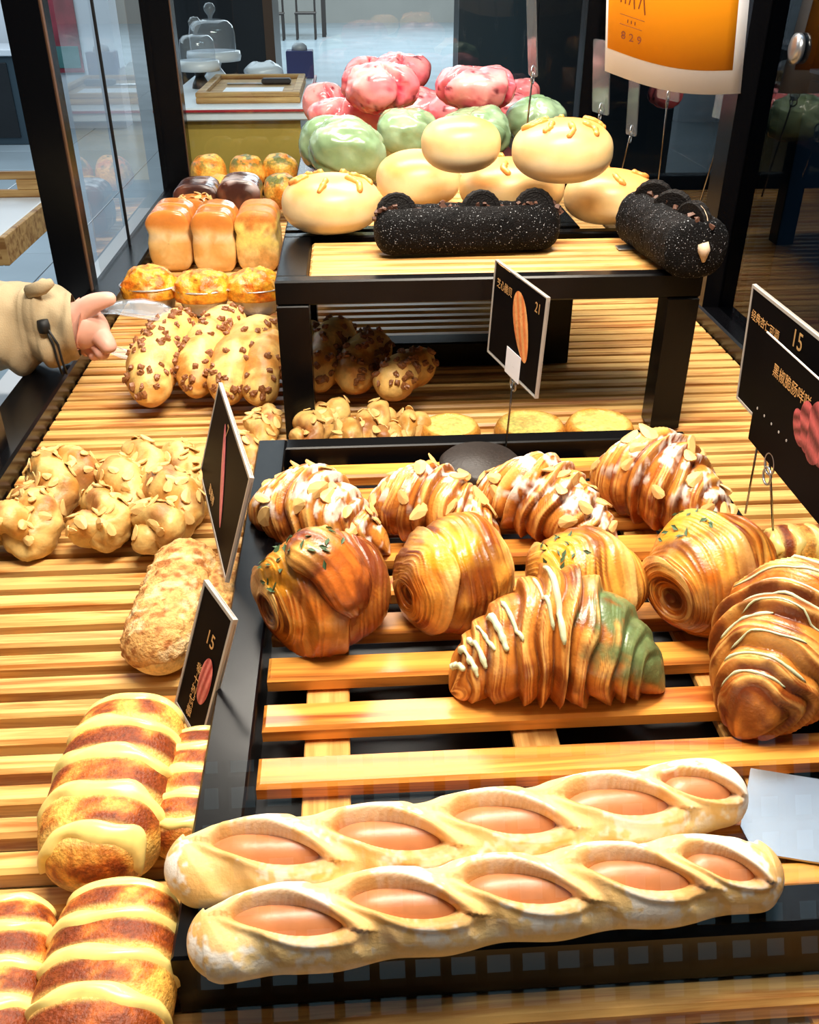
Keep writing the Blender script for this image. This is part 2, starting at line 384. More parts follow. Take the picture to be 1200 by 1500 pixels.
# lower slatted tray
tr = empty('slatted_tray', (0.085, 1.2, -.03)); tag(tr, 'long wooden slatted tray lining the whole display case', 'tray')
MB().box((XL, .2, -.03), (XR, YB, -.022)).build('tray_base', M['base'], tr)
pitch = .0288; first = P(40, 1128, 0)[1]
sm = None; k0 = -12
for k in range(k0, 66):
    y = first + pitch*k
    if y > YB-.02 or y < .21: continue
    if sm is None:
        b = MB().box((XL+.002, y-.0005, -.018), (XR-.002, y+.0175, 0.0), .003); ob = b.build('slat', M['slat'], tr); sm = ob.data; w0 = WLOC[ob.name]; y0 = y
    else:
        ob = bpy.data.objects.new('slat', sm); link(ob, tr, w0 + np.array([0, y-y0, 0]))
for x in (-.30, -.02, .26, .50):
    MB().box((x-.012, .205, -.022), (x+.012, YB-.01, -.018)).build('batten', M['batten'], tr)

# front tray ---------------------------------------------------------------
FZ = .04
ft = empty('front_tray', (.125, .6, 0)); tag(ft, 'black framed slatted tray holding croissants and sausage breads', 'tray')
FX0, FX1, FY0, FY1 = -.107, .365, .298, .905
MB().box((FX0, FY0, .0), (FX0+.030, FY1, .05), .0015).build('side_rail', M['black'], ft)
MB().box((FX1-.02, FY0, .0), (FX1, FY1, .046), .0015).build('side_rail', M['black'], ft)
MB().box((FX0+.030, FY1-.022, .0), (FX1-.02, FY1, .05), .0015).build('back_rail', M['black'], ft)
MB().box((FX0+.030, FY0, .0), (FX1-.02, FY0+.030, .046), .004).build('front_rail', M['black'], ft)
MB().box((FX0+.03, FY0+.03, .0015), (FX1-.02, FY1-.022, .004)).build('tray_base', M['dark_base'], ft)
yb = P(380, 1108, FZ)[1]; pt = (P(380, 962, FZ)[1]-yb)/2
sm = None
for k in range(-2, 9):
    y = yb + pt*k
    if y > FY1-.025: break
    if sm is None:
        ob = MB().box((FX0+.034, y-.027, FZ-.014), (FX1-.023, y, FZ), .0025).build('slat', M['slat2'], ft); sm = ob.data; w0 = WLOC[ob.name]; y0 = y
    else: link(bpy.data.objects.new('slat', sm), ft, w0+np.array([0, y-y0, 0]))
for x in (-.028, .12, .27):
    MB().box((x-.016, FY0+.032, FZ-.022), (x+.016, FY1-.024, FZ-.0145), .001).build('batten', M['batten'], ft)

# risers -------------------------------------------------------------------
RZ = .195
def riser(name, label, x0, x1, y0, y1, bottom):
    r = empty(name, ((x0+x1)/2, (y0+y1)/2, 0)); tag(r, label, 'riser')
    w = .036
    for x in (x0, x1-w):
        for y in ((y0, y1-w) if bottom else (y0,)): MB().box((x, y, .0), (x+w, y+w, RZ-.028), .002).build('leg', M['black'], r)
    MB().box((x0, y0, RZ-.028), (x1, y0+.020, RZ), .002).build('front_bar', M['black'], r)
    MB().box((x0, y1-.02, RZ-.028), (x1, y1, RZ), .002).build('back_bar', M['black'], r)
    MB().box((x0, y0+.02, RZ-.028), (x0+.036, y1-.02, RZ), .002).build('side_bar', M['black'], r)
    MB().box((x1-.036, y0+.02, RZ-.028), (x1, y1-.02, RZ), .002).build('side_bar', M['black'], r)
    MB().box((x0+.036, y0+.02, RZ-.024), (x1-.036, y1-.02, RZ-.02)).build('shelf_base', M['dark_base'], r)
    if bottom: MB().box((x0+w, y0, .0), (x1-w, y0+w, .036), .002).build('bottom_bar', M['black'], r)
    sm = None; y = y0+.024
    while y+.02 < y1-.02:
        if sm is None: ob = MB().box((x0+.037, y, RZ-.018), (x1-.037, y+.0185, RZ-.001), .003).build('slat', M['slat'], r); sm = ob.data; w0 = WLOC[ob.name]; yy = y
        else: link(bpy.data.objects.new('slat', sm), r, w0+np.array([0, y-yy, 0]))
        y += .024
    return r
riser('black_riser', 'black riser with slatted top carrying dark cocoa loaves and cream buns', -.085, .397, 1.002, 1.21, False)
riser('black_riser', 'black riser with bottom bar carrying pink and green buns', -.085, .305, 1.222, 1.86, True)

# ------------------------------------------------------------------ breads
flake_meshes = []
for k in range(3):
    n = 10; V = [(0, 0, .10)]; 
    for i in range(n):
        t = 2*math.pi*i/n; rx = .5*(1+.12*math.cos(t+k)); ry = .32*(1-.25*math.cos(t))
        V.append((rx*math.cos(t), ry*math.sin(t), .10*math.sin(t+k)+.04*math.cos(2*t)))
    V += [(x, y, z-.09) for x, y, z in V]
    F = [(0, i+1, (i+1) % n+1) for i in range(n)] + [(n+1, n+2+(i+1) % n, n+2+i) for i in range(n)] + [(i+1, n+2+i, n+2+(i+1) % n, (i+1) % n+1) for i in range(n)]
    me = bpy.data.meshes.new('almond_flake'); me.from_pydata(V, [], F); me.materials.append(M['almond']); flake_meshes.append(me)
chip_meshes = []
for k in range(3):
    G, D, PH, LO = blob((0, 0, 0), .5, .4, .34, 6, 8); G = G*(1+.6*vn(D*2.6+k*9))[..., None]
    me = bpy.data.meshes.new('chocolate_chip'); me.from_pydata(G.reshape(-1, 3).tolist(), [], gridfaces(6, 8)); me.materials.append(M['choc']); chip_meshes.append(me)
herb_meshes = []
for k in range(2):
    me = bpy.data.meshes.new('herb_leaf'); me.from_pydata([(-.5, 0, 0), (-.1, .2, .12), (.5, .05, .05), (.1, -.2, .1), (0, 0, -.05)], [], [(0, 3, 2, 1), (0, 1, 4), (1, 2, 4), (2, 3, 4), (3, 0, 4)]); me.materials.append(M['herb']); herb_meshes.append(me)
shave_meshes = []
me = bpy.data.meshes.new('cocoa_crumb'); me.from_pydata([(-.5, -.2, -.2), (.5, -.3, -.2), (.4, .3, -.2), (-.4, .2, -.2), (-.3, -.1, .3), (.3, -.2, .2), (.2, .2, .35), (-.3, .2, .2)], [], [(0,3,2,1),(4,5,6,7),(0,1,5,4),(1,2,6,5),(2,3,7,6),(3,0,4,7)]); me.materials.append(M['crumb']); shave_meshes.append(me)

GOLD = lin((226, 150, 62)); PALE = lin((244, 194, 112)); CARA = lin((178, 90, 28)); DARK = lin((98, 40, 14)); SUG = lin((250, 240, 228))
def croissant(name, p0, p1, R, z0, lab, cat, group=None, arch=.0, seed=0, sugar=0.0, green=False, flakes=0, flat=.92, dark=0.0, nb=5, tap=2.1, tip=.24):
    """crescent roll with overlapping wraps; p0,p1 = end points (x,y)"""
    ns, nt = 320, 80
    p0 = np.array([p0[0], p0[1], 0.]); p1 = np.array([p1[0], p1[1], 0.])
    d = (p1-p0); Ln = np.linalg.norm(d); side = np.cross(d/Ln, [0, 0, 1])
    ax = (1-np.cos(np.linspace(0, np.pi, ns)))/2*.35 + np.linspace(0, 1, ns)*.65
    t = ax*2-1
    E = R*(tip + (1-tip)*np.maximum(0, 1-np.abs(t)**tap)**.9); e = np.minimum(ax, 1-ax); E = E*np.where(e < .05, np.sqrt(np.clip(1-(1-e/.05)**2, 0, 1)), 1)
    mid = (p0+p1)/2 - side*arch
    path = np.array([p0, p0*.5+mid*.5 - side*arch*.25, mid, p1*.5+mid*.5 - side*arch*.25, p1])
    G, D, T, TH, C = loft(path, ax, E, flat, nt)
    tt = (ax*2-1)[:, None]
    wob = .09*np.sin(TH*1.0+seed*1.7) + .07*vn(np.stack([tt*3+0*TH, np.sin(TH)*1.2, np.cos(TH)*1.2+seed], -1))
    ts = np.abs(tt + wob + .04)
    edges = np.r_[0, np.array([.15, .38, .58, .76, .90])+np.array([math.sin(seed*3.1+k*2.3) for k in range(5)])*.035, 1.4]
    s = np.zeros_like(ts); band = np.zeros_like(ts)
    for k in range(len(edges)-1):
        m = (ts >= edges[k]) & (ts < edges[k+1]); s[m] = ((ts-edges[k])/(edges[k+1]-edges[k]))[m]; band[m] = k
    Ec = (E/R)[:, None]
    step = np.where(s < .85, (s/.85)**.8, ((1-s)/.15))
    lam1 = lambda f, w: vn(np.stack([(ts+tt*0)*f+seed*7+np.where(tt < 0, 50, 0), np.sin(TH)*w+seed, np.cos(TH)*w], -1))
    fine = np.clip(1.5*lam1(85, 1.1)+.8*lam1(30, .8), -1, 1)
    G = G + D*(R*Ec*(.21*step - .08 + .010*fine*(s > .35)))[..., None]
    G = G + D*(R*.17*fbm(G*np.array([15, 15, 19.])+seed*5, 3)*np.minimum(1, Ec*3))[..., None]
    # lift so the roll rests on the slats
    zc = z0 + E*flat*.90
    G[..., 2] += zc[:, None]; G = clampz(G, z0+.0005)
    nz = fbm(G*60+seed*7, 3); nz2 = fbm(G*np.array([160, 160, 160.])+seed, 2)
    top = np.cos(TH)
    lam = sst(-.4, .9, fine+.6*nz2)
    c = mix(GOLD, PALE, sst(.25, .8, s)*.8*(1-sst(.8, .97, s)))
    c = mix(c, CARA*.85, np.clip(.9*lam*sst(.15, .5, s) + .65*sst(.6, .0, s) + .35*sst(-.1, .4, nz), 0, 1))
    c = mix(c, DARK, np.clip(sst(.84, .97, s)*.55 + sst(.12, .5, nz+dark+.08)*.65 + .8*sst(.16, .0, s), 0, .92))
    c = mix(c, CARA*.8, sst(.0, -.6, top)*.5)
    if sugar:
        sg = sst(.05, .35, nz2+.7*nz+.15*top-.32+sugar*.35+.15*step)*sst(.05, .6, top)
        c = mix(c, SUG, sg*.75)
    if green:
        gr = lin((104, 132, 84)); f = sst(.10, .6, tt+.3*nz+.55*nz2)*sst(-.3, .3, top+.3*nz2)
        if green == 2: f = sst(.3, .8, tt+.25*nz)*sst(-.1, .5, np.sin(TH)*-1+.3)*.8
        c = mix(c, gr*(.8+.5*nz2[..., None]), f*.9)
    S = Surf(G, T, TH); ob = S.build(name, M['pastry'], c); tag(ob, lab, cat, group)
    if flakes:
        scatter(ob, S, 'almond_flake', flake_meshes, flakes, lambda i, j, p, n: n[2] > .25 and .1 < i < .95 and (p-CAM) @ n < .2, .0185, .011, .0014, .24)
    return ob, S
def xy(u, v, z): return P(u, v, z)[:2]
cr_defs = [((378, 712), (572, 772), 60, 'sugar dusted almond croissant next to the herb topped folded pastry', 1),
           ((552, 704), (738, 764), 59, 'almond croissant with many flakes in front of the dark stone disc', 2),
           ((704, 694), (912, 764), 62, 'sugared almond croissant behind the glossy herb swirl with yellow filling', 3),
           ((880, 664), (1082, 748), 66, 'reddish brown almond croissant beside the black riser leg', 4)]
for (a, b, rp, lab, sd) in cr_defs:
    z = FZ+.03; pa, pb = P(a[0], a[1], z), P(b[0], b[1], z); R = PX((pa+pb)/2, rp)
    croissant('almond_croissant', pa, pb, R, FZ, lab, 'croissant', 'almond croissants on the front tray', -.012, sd, .45, False, 17, .95, .1 if sd == 4 else 0, 5, 1.8, .22)
z = FZ+.03
pa, pb = P(660, 985, FZ+.02), P(980, 982, FZ+.02)
gc1, S1 = croissant('green_croissant', pa, pb, PX((pa+pb)/2, 98), FZ, 'croissant with green powdered end and pale icing drizzle', 'croissant', None, .012, 11, 0, True, 0, 1.0, 0, 6, 1.5, .20)
for k, t in enumerate((.05, .10, .145, .19, .24, .30, .42, .46)):
    j0 = rng.uniform(.0, .03); ln = rng.uniform(.10, .17)
    tube_on(gc1, S1, 'icing_drizzle', [(t-.02, -.06), (t-.008, j0), (t+.004, j0+ln*.6), (t+.012, j0+ln)], rng.uniform(.0017, .0030), M['icing'])
pa, pb = P(1085, 1052, FZ+.02), P(1222, 876, FZ+.03)
gc2, S2 = croissant('green_croissant', pa, pb, PX((pa+pb)/2, 96), FZ, 'dark baked croissant streaked with thin green icing lines', 'croissant', None, -.0, 13, 0, 2, 0, 1.0, .15, 6, 1.9, .26)
for k in range(13):
    t = .10+.055*k; j0 = rng.uniform(-.22, -.12); ln = rng.uniform(.16, .32)
    tube_on(gc2, S2, 'icing_drizzle', [(t, j0), (t+.015, j0+ln*.35), (t+.022, j0+ln*.7), (t+.05, j0+ln)], rng.uniform(.0009, .0017), M['icing'])

def swirl(name, p0, p1, R, z0, lab, seed, hole=.42, custard=1.0, fold=False, dark=0.0, herbs=10, top_i=.5, top_j=0.0, dep=.07):
    """rolled laminated pastry whose open spiral end faces p0"""
    key = np.array([(dep, 0), (dep*.85, hole*.45), (dep*.4, hole*.78), (0.0, hole), (.015, hole+.12), (.07, .68), (.18, .86), (.34, .98), (.52, 1.0), (.70, .94), (.86, .74), (.96, .45), (1.0, 0)])
    ns, nt = 330, 96; kk = np.linspace(0, 1, len(key)); q = np.linspace(0, 1, ns)
    ax = np.interp(q, kk, key[:, 0]); rr = np.interp(q, kk, key[:, 1])
    ker = np.ones(15)/15; rr = np.convolve(np.pad(rr, 7, 'edge'), ker, 'valid'); ax = np.convolve(np.pad(ax, 7, 'edge'), ker, 'valid'); rr[0] = rr[-1] = 0
    p0 = np.array([p0[0], p0[1], 0.]); p1 = np.array([p1[0], p1[1], 0.])
    zc = z0 + R*.90
    G, D, T, TH, C = loft([p0+[0, 0, zc-R*.12], p1+[0, 0, zc]], ax, rr*R, .96, nt)
    qq = q[:, None]
    w = 1.1*(TH/np.pi)*.10 + .03*vn(np.stack([qq*4+0*TH, np.sin(TH)*1.5, np.cos(TH)*1.5+seed], -1))
    ts = qq + w*sst(.25, .45, qq)*sst(.99, .85, qq)
    lam1 = lambda f, w: vn(np.stack([ts*f+seed*7, np.sin(TH)*w+seed, np.cos(TH)*w], -1))
    fine = np.clip(1.5*lam1(110, 1.2)+.9*lam1(36, .9), -1, 1)
    saw = (qq*3.1 + TH/(2*np.pi) + .10*vn(np.stack([qq*5+0*TH, np.sin(TH)*1.3, np.cos(TH)*1.3+seed*5], -1)) + seed*.37) % 1.0; step = np.where(saw < .94, (saw/.94)**1.5, (1-saw)/.06)*sst(.2, .35, qq)*sst(1, .9, qq)
    Rr = (rr*R)[:, None]
    G = G + D*(Rr*(.13*step-.05+.020*fine+.16*np.cos(TH-seed*1.3)*np.sin(np.pi*np.clip(qq*1.1, 0, 1))+.05*np.sin(qq*2*np.pi*16)*sst(.34, .1, qq)))[..., None] + D*(R*.34*fbm(G*np.array([14, 14, 18.])+seed*5, 3)*np.minimum(1, rr*3)[:, None])[..., None]
    if fold:   # a thick flap folded diagonally across the top
        u = qq-.55-.12*np.sin(TH+.3); m = sst(-.20, -.17, u)*sst(.22, .16, u)*sst(-.6, .0, np.cos(TH-.5)+.2); G = G + D*(R*.22*m)[..., None]
    G = clampz(G, z0+.0005)
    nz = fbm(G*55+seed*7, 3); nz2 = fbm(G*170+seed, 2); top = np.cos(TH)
    lam = sst(-.1, .95, fine+.5*nz2)
    c = mix(lin((198, 108, 28)), lin((234, 164, 66)), sst(-.3, .3, nz))
    str_ = sst(-.35, .3, fbm(G*30+seed*2, 2)); c = mix(c, lin((104, 40, 10)), np.clip(.95*sst(.0, .75, fine+.3*nz2)*(.35+.65*str_)+.03, 0, 1)); c = mix(c, lin((252, 208, 120)), sst(-.2, -.8, fine)*.45*str_)
    c = mix(c, lin((250, 206, 124)), sst(.70, .9, saw)*sst(.97, .93, saw)*.6); c = mix(c, lin((150, 70, 22)), sst(.0, 1., np.sin(qq*2*np.pi*16))*sst(.36, .2, qq)*.7)
    c = mix(c, DARK, np.clip((sst(.95, .99, saw)+sst(.12, .0, saw))*.6*sst(.2, .35, qq)+sst(.02, .45, fbm(G*24+seed*9, 3)+dark+.06)*.75, 0, .9))
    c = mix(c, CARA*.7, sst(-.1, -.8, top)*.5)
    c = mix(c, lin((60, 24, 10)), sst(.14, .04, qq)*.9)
    if fold: c = mix(c, lin((128, 58, 26)), m*sst(-.3, .2, nz+.2*np.sin(TH*3))*.75)
    if custard:
        d2 = ((qq-top_i)/.14)**2+((TH/(2*np.pi)-top_j)/.10)**2 + .7*nz
        c = mix(c, lin((248, 178, 40)), sst(1.0, .4, d2)*.6*custard)
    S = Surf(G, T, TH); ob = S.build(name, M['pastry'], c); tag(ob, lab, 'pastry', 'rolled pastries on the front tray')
    if herbs:
        scatter(ob, S, 'herb_leaf', herb_meshes, herbs, lambda i, j, p, n: ((i-top_i)/.12)**2+((j-top_j)/.08)**2 < 1, .0085, .003, .0008, .4)
    return ob, S
zs = FZ+.045
def sw(a, b, rp, *args, **kw):
    pa, pb = P(a[0], a[1], zs), P(b[0], b[1], zs); return swirl('rolled_pastry', pa, pb, PX((pa+pb)/2, rp), FZ, *args, **kw)
f1, fs = sw((385, 872), (558, 806), 74, 'folded pastry with dark brown flap and herbs beside the tray rail', 21, .30, .6, True, .06, 16, .45, .02)
fa, fb = P(428, 792, FZ+.085), P(522, 900, FZ+.035); ax_, r_ = capprof(90, .25); Rf = PX(fa, 44)
G, D, T, TH, C = loft([fa, (fa+fb)/2+np.array([.006, -.004, .014]), fb], ax_, Rf*r_*(1.1-.2*ax_), .62, 60)
fi_ = np.sin(TH*14+3*vn(G*40)); G = G + D*(Rf*(.22*fbm(G*28+4, 3)+.02*fi_))[..., None]; G = clampz(G, FZ+.001)
nz = fbm(G*55+2, 3); cc = mix(lin((196, 104, 36)), lin((112, 48, 20)), sst(-.2, .2, nz)); cc = mix(cc, lin((240, 180, 90)), sst(.45, .1, ax_)[:, None]*sst(-.2, .2, fbm(G*40+8, 2))*.9); cc = mix(cc, lin((80, 32, 14)), sst(.3, 1, fi_)*.4)
FS = Surf(G, T, TH); fo = FS.build('folded_flap', M['pastry'], cc, f1)
scatter(f1, FS, 'herb_leaf', herb_meshes, 16, lambda i, j, p, n: i < .45 and n[2] > .4, .0085, .003, .0008, .4)
sw((592, 858), (738, 800), 84, 'round golden rolled pastry with bare spiral end and yellow custard', 22, .36, 1.0, False, 0, 0, .60, .05)
sw((795, 862), (925, 812), 76, 'bright golden rolled pastry with herbs behind the green tipped croissant', 23, .36, .9, False, -.05, 16, .52, -.02)
s4, s4s = sw((980, 868), (1110, 800), 86, 'brown rolled pastry with a sausage end showing in its spiral', 24, .44, .8, False, .12, 16, .60, -.07)
pa, pb = P(978, 878, zs-.012), P(1085, 815, zs); rr_ = PX(pa, 25)
ax_, r_ = capprof(20, .3); G, D, T, TH, C = loft([pa, pb*.6+pa*.4], ax_, r_*rr_, 1, 20)
mk('sausage_end', G.reshape(-1, 3), gridfaces(20, 20), plain('dark_sausage', (92, 40, 26), .3), s4)

# ---- sausage baguettes
def baguette(a, b, rp, opens, lab, seed):
    z0 = FZ
    ns, nt = 460, 140
    pa, pb = P(a[0], a[1], z0+.024), P(b[0], b[1], z0+.024); R = PX((pa+pb)/2, rp)
    ax, pr = capprof(ns, .055); ax = np.linspace(0, 1, ns)*.75+ax*.25
    e = np.minimum(ax, 1-ax); pr = np.where(e < .06, (1-np.clip(1-e/.06, 0, 1)**2.2)**.5, 1)
    pa = pa.copy(); pb = pb.copy(); pa[2] = pb[2] = z0+R*.85
    mid = (pa+pb)/2 + np.array([0, -.006 if seed == 1 else .004, 0])
    G, D, T, TH, C = loft([pa, mid, pb], ax, R*pr*(.80+.20*np.minimum(1, e*6)), .92, nt)
    A = ax[:, None]; mask = np.zeros_like(TH); lip = np.zeros_like(TH); low = np.zeros_like(TH)
    for tk in opens:
        u = (A-tk)/(.092 if tk != opens[-1] else .062)
        thc = .34 + .42*u          # slanted leaf from the top left to the lower right
        hw = .45 if tk != opens[-1] else .36
        d = (np.abs(u)**1.55+np.abs((TH-thc)/hw)**1.7 + 1e-6)**(1/1.6)
        ang = (TH-thc)/hw
        mask = np.maximum(mask, sst(1.0, .80, d)); lip = np.maximum(lip, np.exp(-((d-1.18)/.20)**2)*np.where(ang < 0, 1.2, .55))
        low = np.maximum(low, np.exp(-((d-1.02)/.14)**2))
    tw = np.cos(2*np.pi*(A-opens[0])/(opens[1]-opens[0]) - TH*1.1)
    rad = R*(.05*tw - .12*sst(.3, 1, -tw)*sst(-.2, .6, np.cos(TH-.3)))*(e[:, None] > .03) + R*.16*lip - R*.50*mask
    G = G + D*(rad*sst(.0, .05, e)[:, None])[..., None] + D*(R*.03*fbm(G*30+seed, 3)*(1-mask)*pr[:, None])[..., None]
    G = clampz(G, z0+.0005)
    nz = fbm(G*40+seed*7, 3); nz2 = fbm(G*260+seed, 2)
    c = mix(lin((234, 188, 118)), lin((246, 214, 152)), sst(-.4, .4, nz))
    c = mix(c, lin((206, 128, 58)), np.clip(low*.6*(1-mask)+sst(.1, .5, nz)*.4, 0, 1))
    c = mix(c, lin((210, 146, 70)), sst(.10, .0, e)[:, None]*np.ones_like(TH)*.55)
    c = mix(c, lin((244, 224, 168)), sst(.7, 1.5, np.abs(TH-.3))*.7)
    fl = sst(-.1, .3, nz2*.9+.55*tw*np.cos(TH)+nz*.8)*sst(-.35, .35, np.cos(TH))*(1-mask)*(1-.8*low)
    c = mix(c, lin((244, 238, 230)), fl*.85)
    c = mix(c, lin((214, 140, 66)), sst(.2, .9, mask)*.8)
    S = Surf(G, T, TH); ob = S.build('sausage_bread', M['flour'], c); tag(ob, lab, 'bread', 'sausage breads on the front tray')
    # sausages showing in the openings
    for tk in opens:
        i = int(np.argmin(np.abs(ax-tk))); cc = C[i]; tang = C[min(i+8, ns-1)]-C[max(i-8, 0)]; tang /= np.linalg.norm(tang)
        Uv = np.array([0, 0, 1]); Sd = np.cross(tang, Uv); dr = Sd*math.sin(.32)+Uv*math.cos(.32)
        ln = np.linalg.norm(C[-1]-C[0])*(.108 if tk != opens[-1] else .070); ctr = cc+dr*R*.17
        dl = tang + Sd*.10; dl /= np.linalg.norm(dl)
        x, r = capprof(26, .34); Gs, *_ = loft([ctr-dl*ln, ctr+dl*ln], x, r*R*.60, 1, 24)
        mk('sausage', Gs.reshape(-1, 3), gridfaces(26, 24), M['sausage'], ob)
    return ob
baguette((240, 1268), (1090, 1150), 62, [(383-240)/850, (548-240)/850, (712-240)/850, (880-240)/850, (1003-240)/850], 'long sausage bread behind the other, its end beside the steel spatula', 1)
baguette((272, 1378), (1146, 1268), 64, [(415-272)/874, (575-272)/874, (742-272)/874, (915-272)/874, (1040-272)/874], 'long sausage bread lying along the front rim, flour dusted', 2)

# ---- custard striped loaves
def striped(a, b, rp, lab, seed, z0=0.0, nstripe=5, group='custard striped loaves'):
    zc = z0+.03
    pa, pb = P(a[0], a[1], zc), P(b[0], b[1], zc); R = PX((pa+pb)/2, rp); pa[2] = pb[2] = z0+R*.72
    ns, nt = 130, 72; ax, pr = capprof(ns, .22, 2.2)
    G, D, T, TH, C = loft([pa, pb], ax, R*pr*(.88+.12*np.sin(np.pi*ax)), .80, nt, 2.3)
    A = ax[:, None]+0*TH
    G = G + D*(R*.06*fbm(G*24+seed*3, 3)*pr[:, None])[..., None]
    ts = [(k+.55)/nstripe for k in range(nstripe)]
    for t in ts: G = G - D*(R*.04*np.exp(-((A-t)/.03)**2))[..., None]
    G = clampz(G, z0+.0005)
    nz = fbm(G*60+seed, 4); nz2 = fbm(G*300+seed, 2); top = np.cos(TH)
    c = mix(lin((240, 178, 80)), lin((176, 88, 26)), sst(-.2, .2, nz+.25*top))
    c = mix(c, lin((112, 44, 16)), sst(.0, .32, nz+.3*nz2+.14*top)*.85)
    near = np.min([np.abs(A-t) for t in ts], axis=0); c = mix(c, lin((250, 208, 116)), sst(.06, .02, near)*.7)
    c = mix(c, lin((246, 214, 140)), sst(.15, -.6, top)*.6)
    S = Surf(G, T, TH); ob = S.build('striped_loaf', M['cinnamon'], c); tag(ob, lab, 'bread', group)
    for k, t in enumerate(ts):
        m = 30; th = np.linspace(-.27, .27, m); wv = .012*np.sin(th*9+seed+k)+.010*np.sin(th*31+seed*3+k*2) - .10*(th/.27)**2*.25
        cs = np.linspace(-1, 1, 7); V = []; wd = .036*(1+.25*np.sin(th*13+k)+.16*np.sin(th*47+k*3+seed))*np.minimum(1, (.272-np.abs(th))*14)**.5
        for jj in range(m):
            p, n = S.at(np.clip(np.arccos(1-2*np.clip(t+wv[jj]+cs*wd[jj], .003, .997))/np.pi, 0, 1), np.full(7, th[jj]))
            V.append(p + n*(R*.10*(1-cs**2)**.6-.0006)[:, None])
        V = np.array(V).reshape(-1, 3); F = [(j*7+i, j*7+i+1, (j+1)*7+i+1, (j+1)*7+i) for j in range(m-1) for i in range(6)]
        mk('custard_stripe', V, F, M['custard'], ob)
    return ob
striped((125, 1292), (208, 1035), 88, 'custard striped loaf beside the black price card with the pink macaron picture', 1)
striped((120, 1600), (190, 1300), 100, 'custard striped loaf touching the end of the front sausage bread', 2)
striped((-40, 1590), (12, 1310), 82, 'custard striped loaf next to the side of the display case', 3)
striped((262, 1235), (300, 1065), 62, 'custard striped loaf tucked against the front tray rail', 4)
striped((1120, 780), (1290, 782), 36, 'custard striped loaf under the large price card, back of its pair', 5, 0.02, 6, 'custard striped loaves under the large price card')
striped((1130, 850), (1300, 852), 40, 'custard striped loaf under the large price card, front of its pair', 6, 0.0, 6, 'custard striped loaves under the large price card')

# ---- crumble rolls
def crumble(a, b, rp, lab, seed, z0=0.0):
    zc = z0+.026; pa, pb = P(a[0], a[1], zc), P(b[0], b[1], zc); R = PX((pa+pb)/2, rp); pa[2] = pb[2] = z0+R*.85
    ns, nt = 170, 110; ax, pr = capprof(ns, .17)
    G, D, T, TH, C = loft([pa, pb], ax, R*pr*(.94+.06*np.sin(np.pi*ax)), .92, nt)
    cover = sst(-.25, .05, np.cos(TH-(-.25)) + .2*vn(np.stack([ax[:, None]*5+0*TH, TH, 0*TH+seed], -1)) + .15)
    lump = np.maximum(0, fbm(G*170+seed, 2)+.12)
    G = G + D*(R*(.05+.16*lump)*cover*pr[:, None])[..., None]; G = clampz(G, z0+.0005)
    nz = fbm(G*150+seed, 3)
    c = mix(lin((212, 160, 92)), lin((162, 98, 42)), sst(-.1, .35, nz)); c = mix(c, lin((232, 204, 154)), sst(.1, .4, fbm(G*90+seed+5, 3)+.1*np.cos(TH))*.7)
    c = mix(lin((250, 220, 150))*np.ones_like(G), c, cover)
    S = Surf(G, T, TH); ob = S.build('crumble_roll', M['crumble'], c); tag(ob, lab, 'bread', 'crumble coated rolls')
crumble((222, 972), (282, 808), 50, 'long crumble coated roll in front of the twisted almond breads', 1)
crumble((300, 900), (345, 812), 34, 'crumble coated roll half hidden behind the price card', 2)

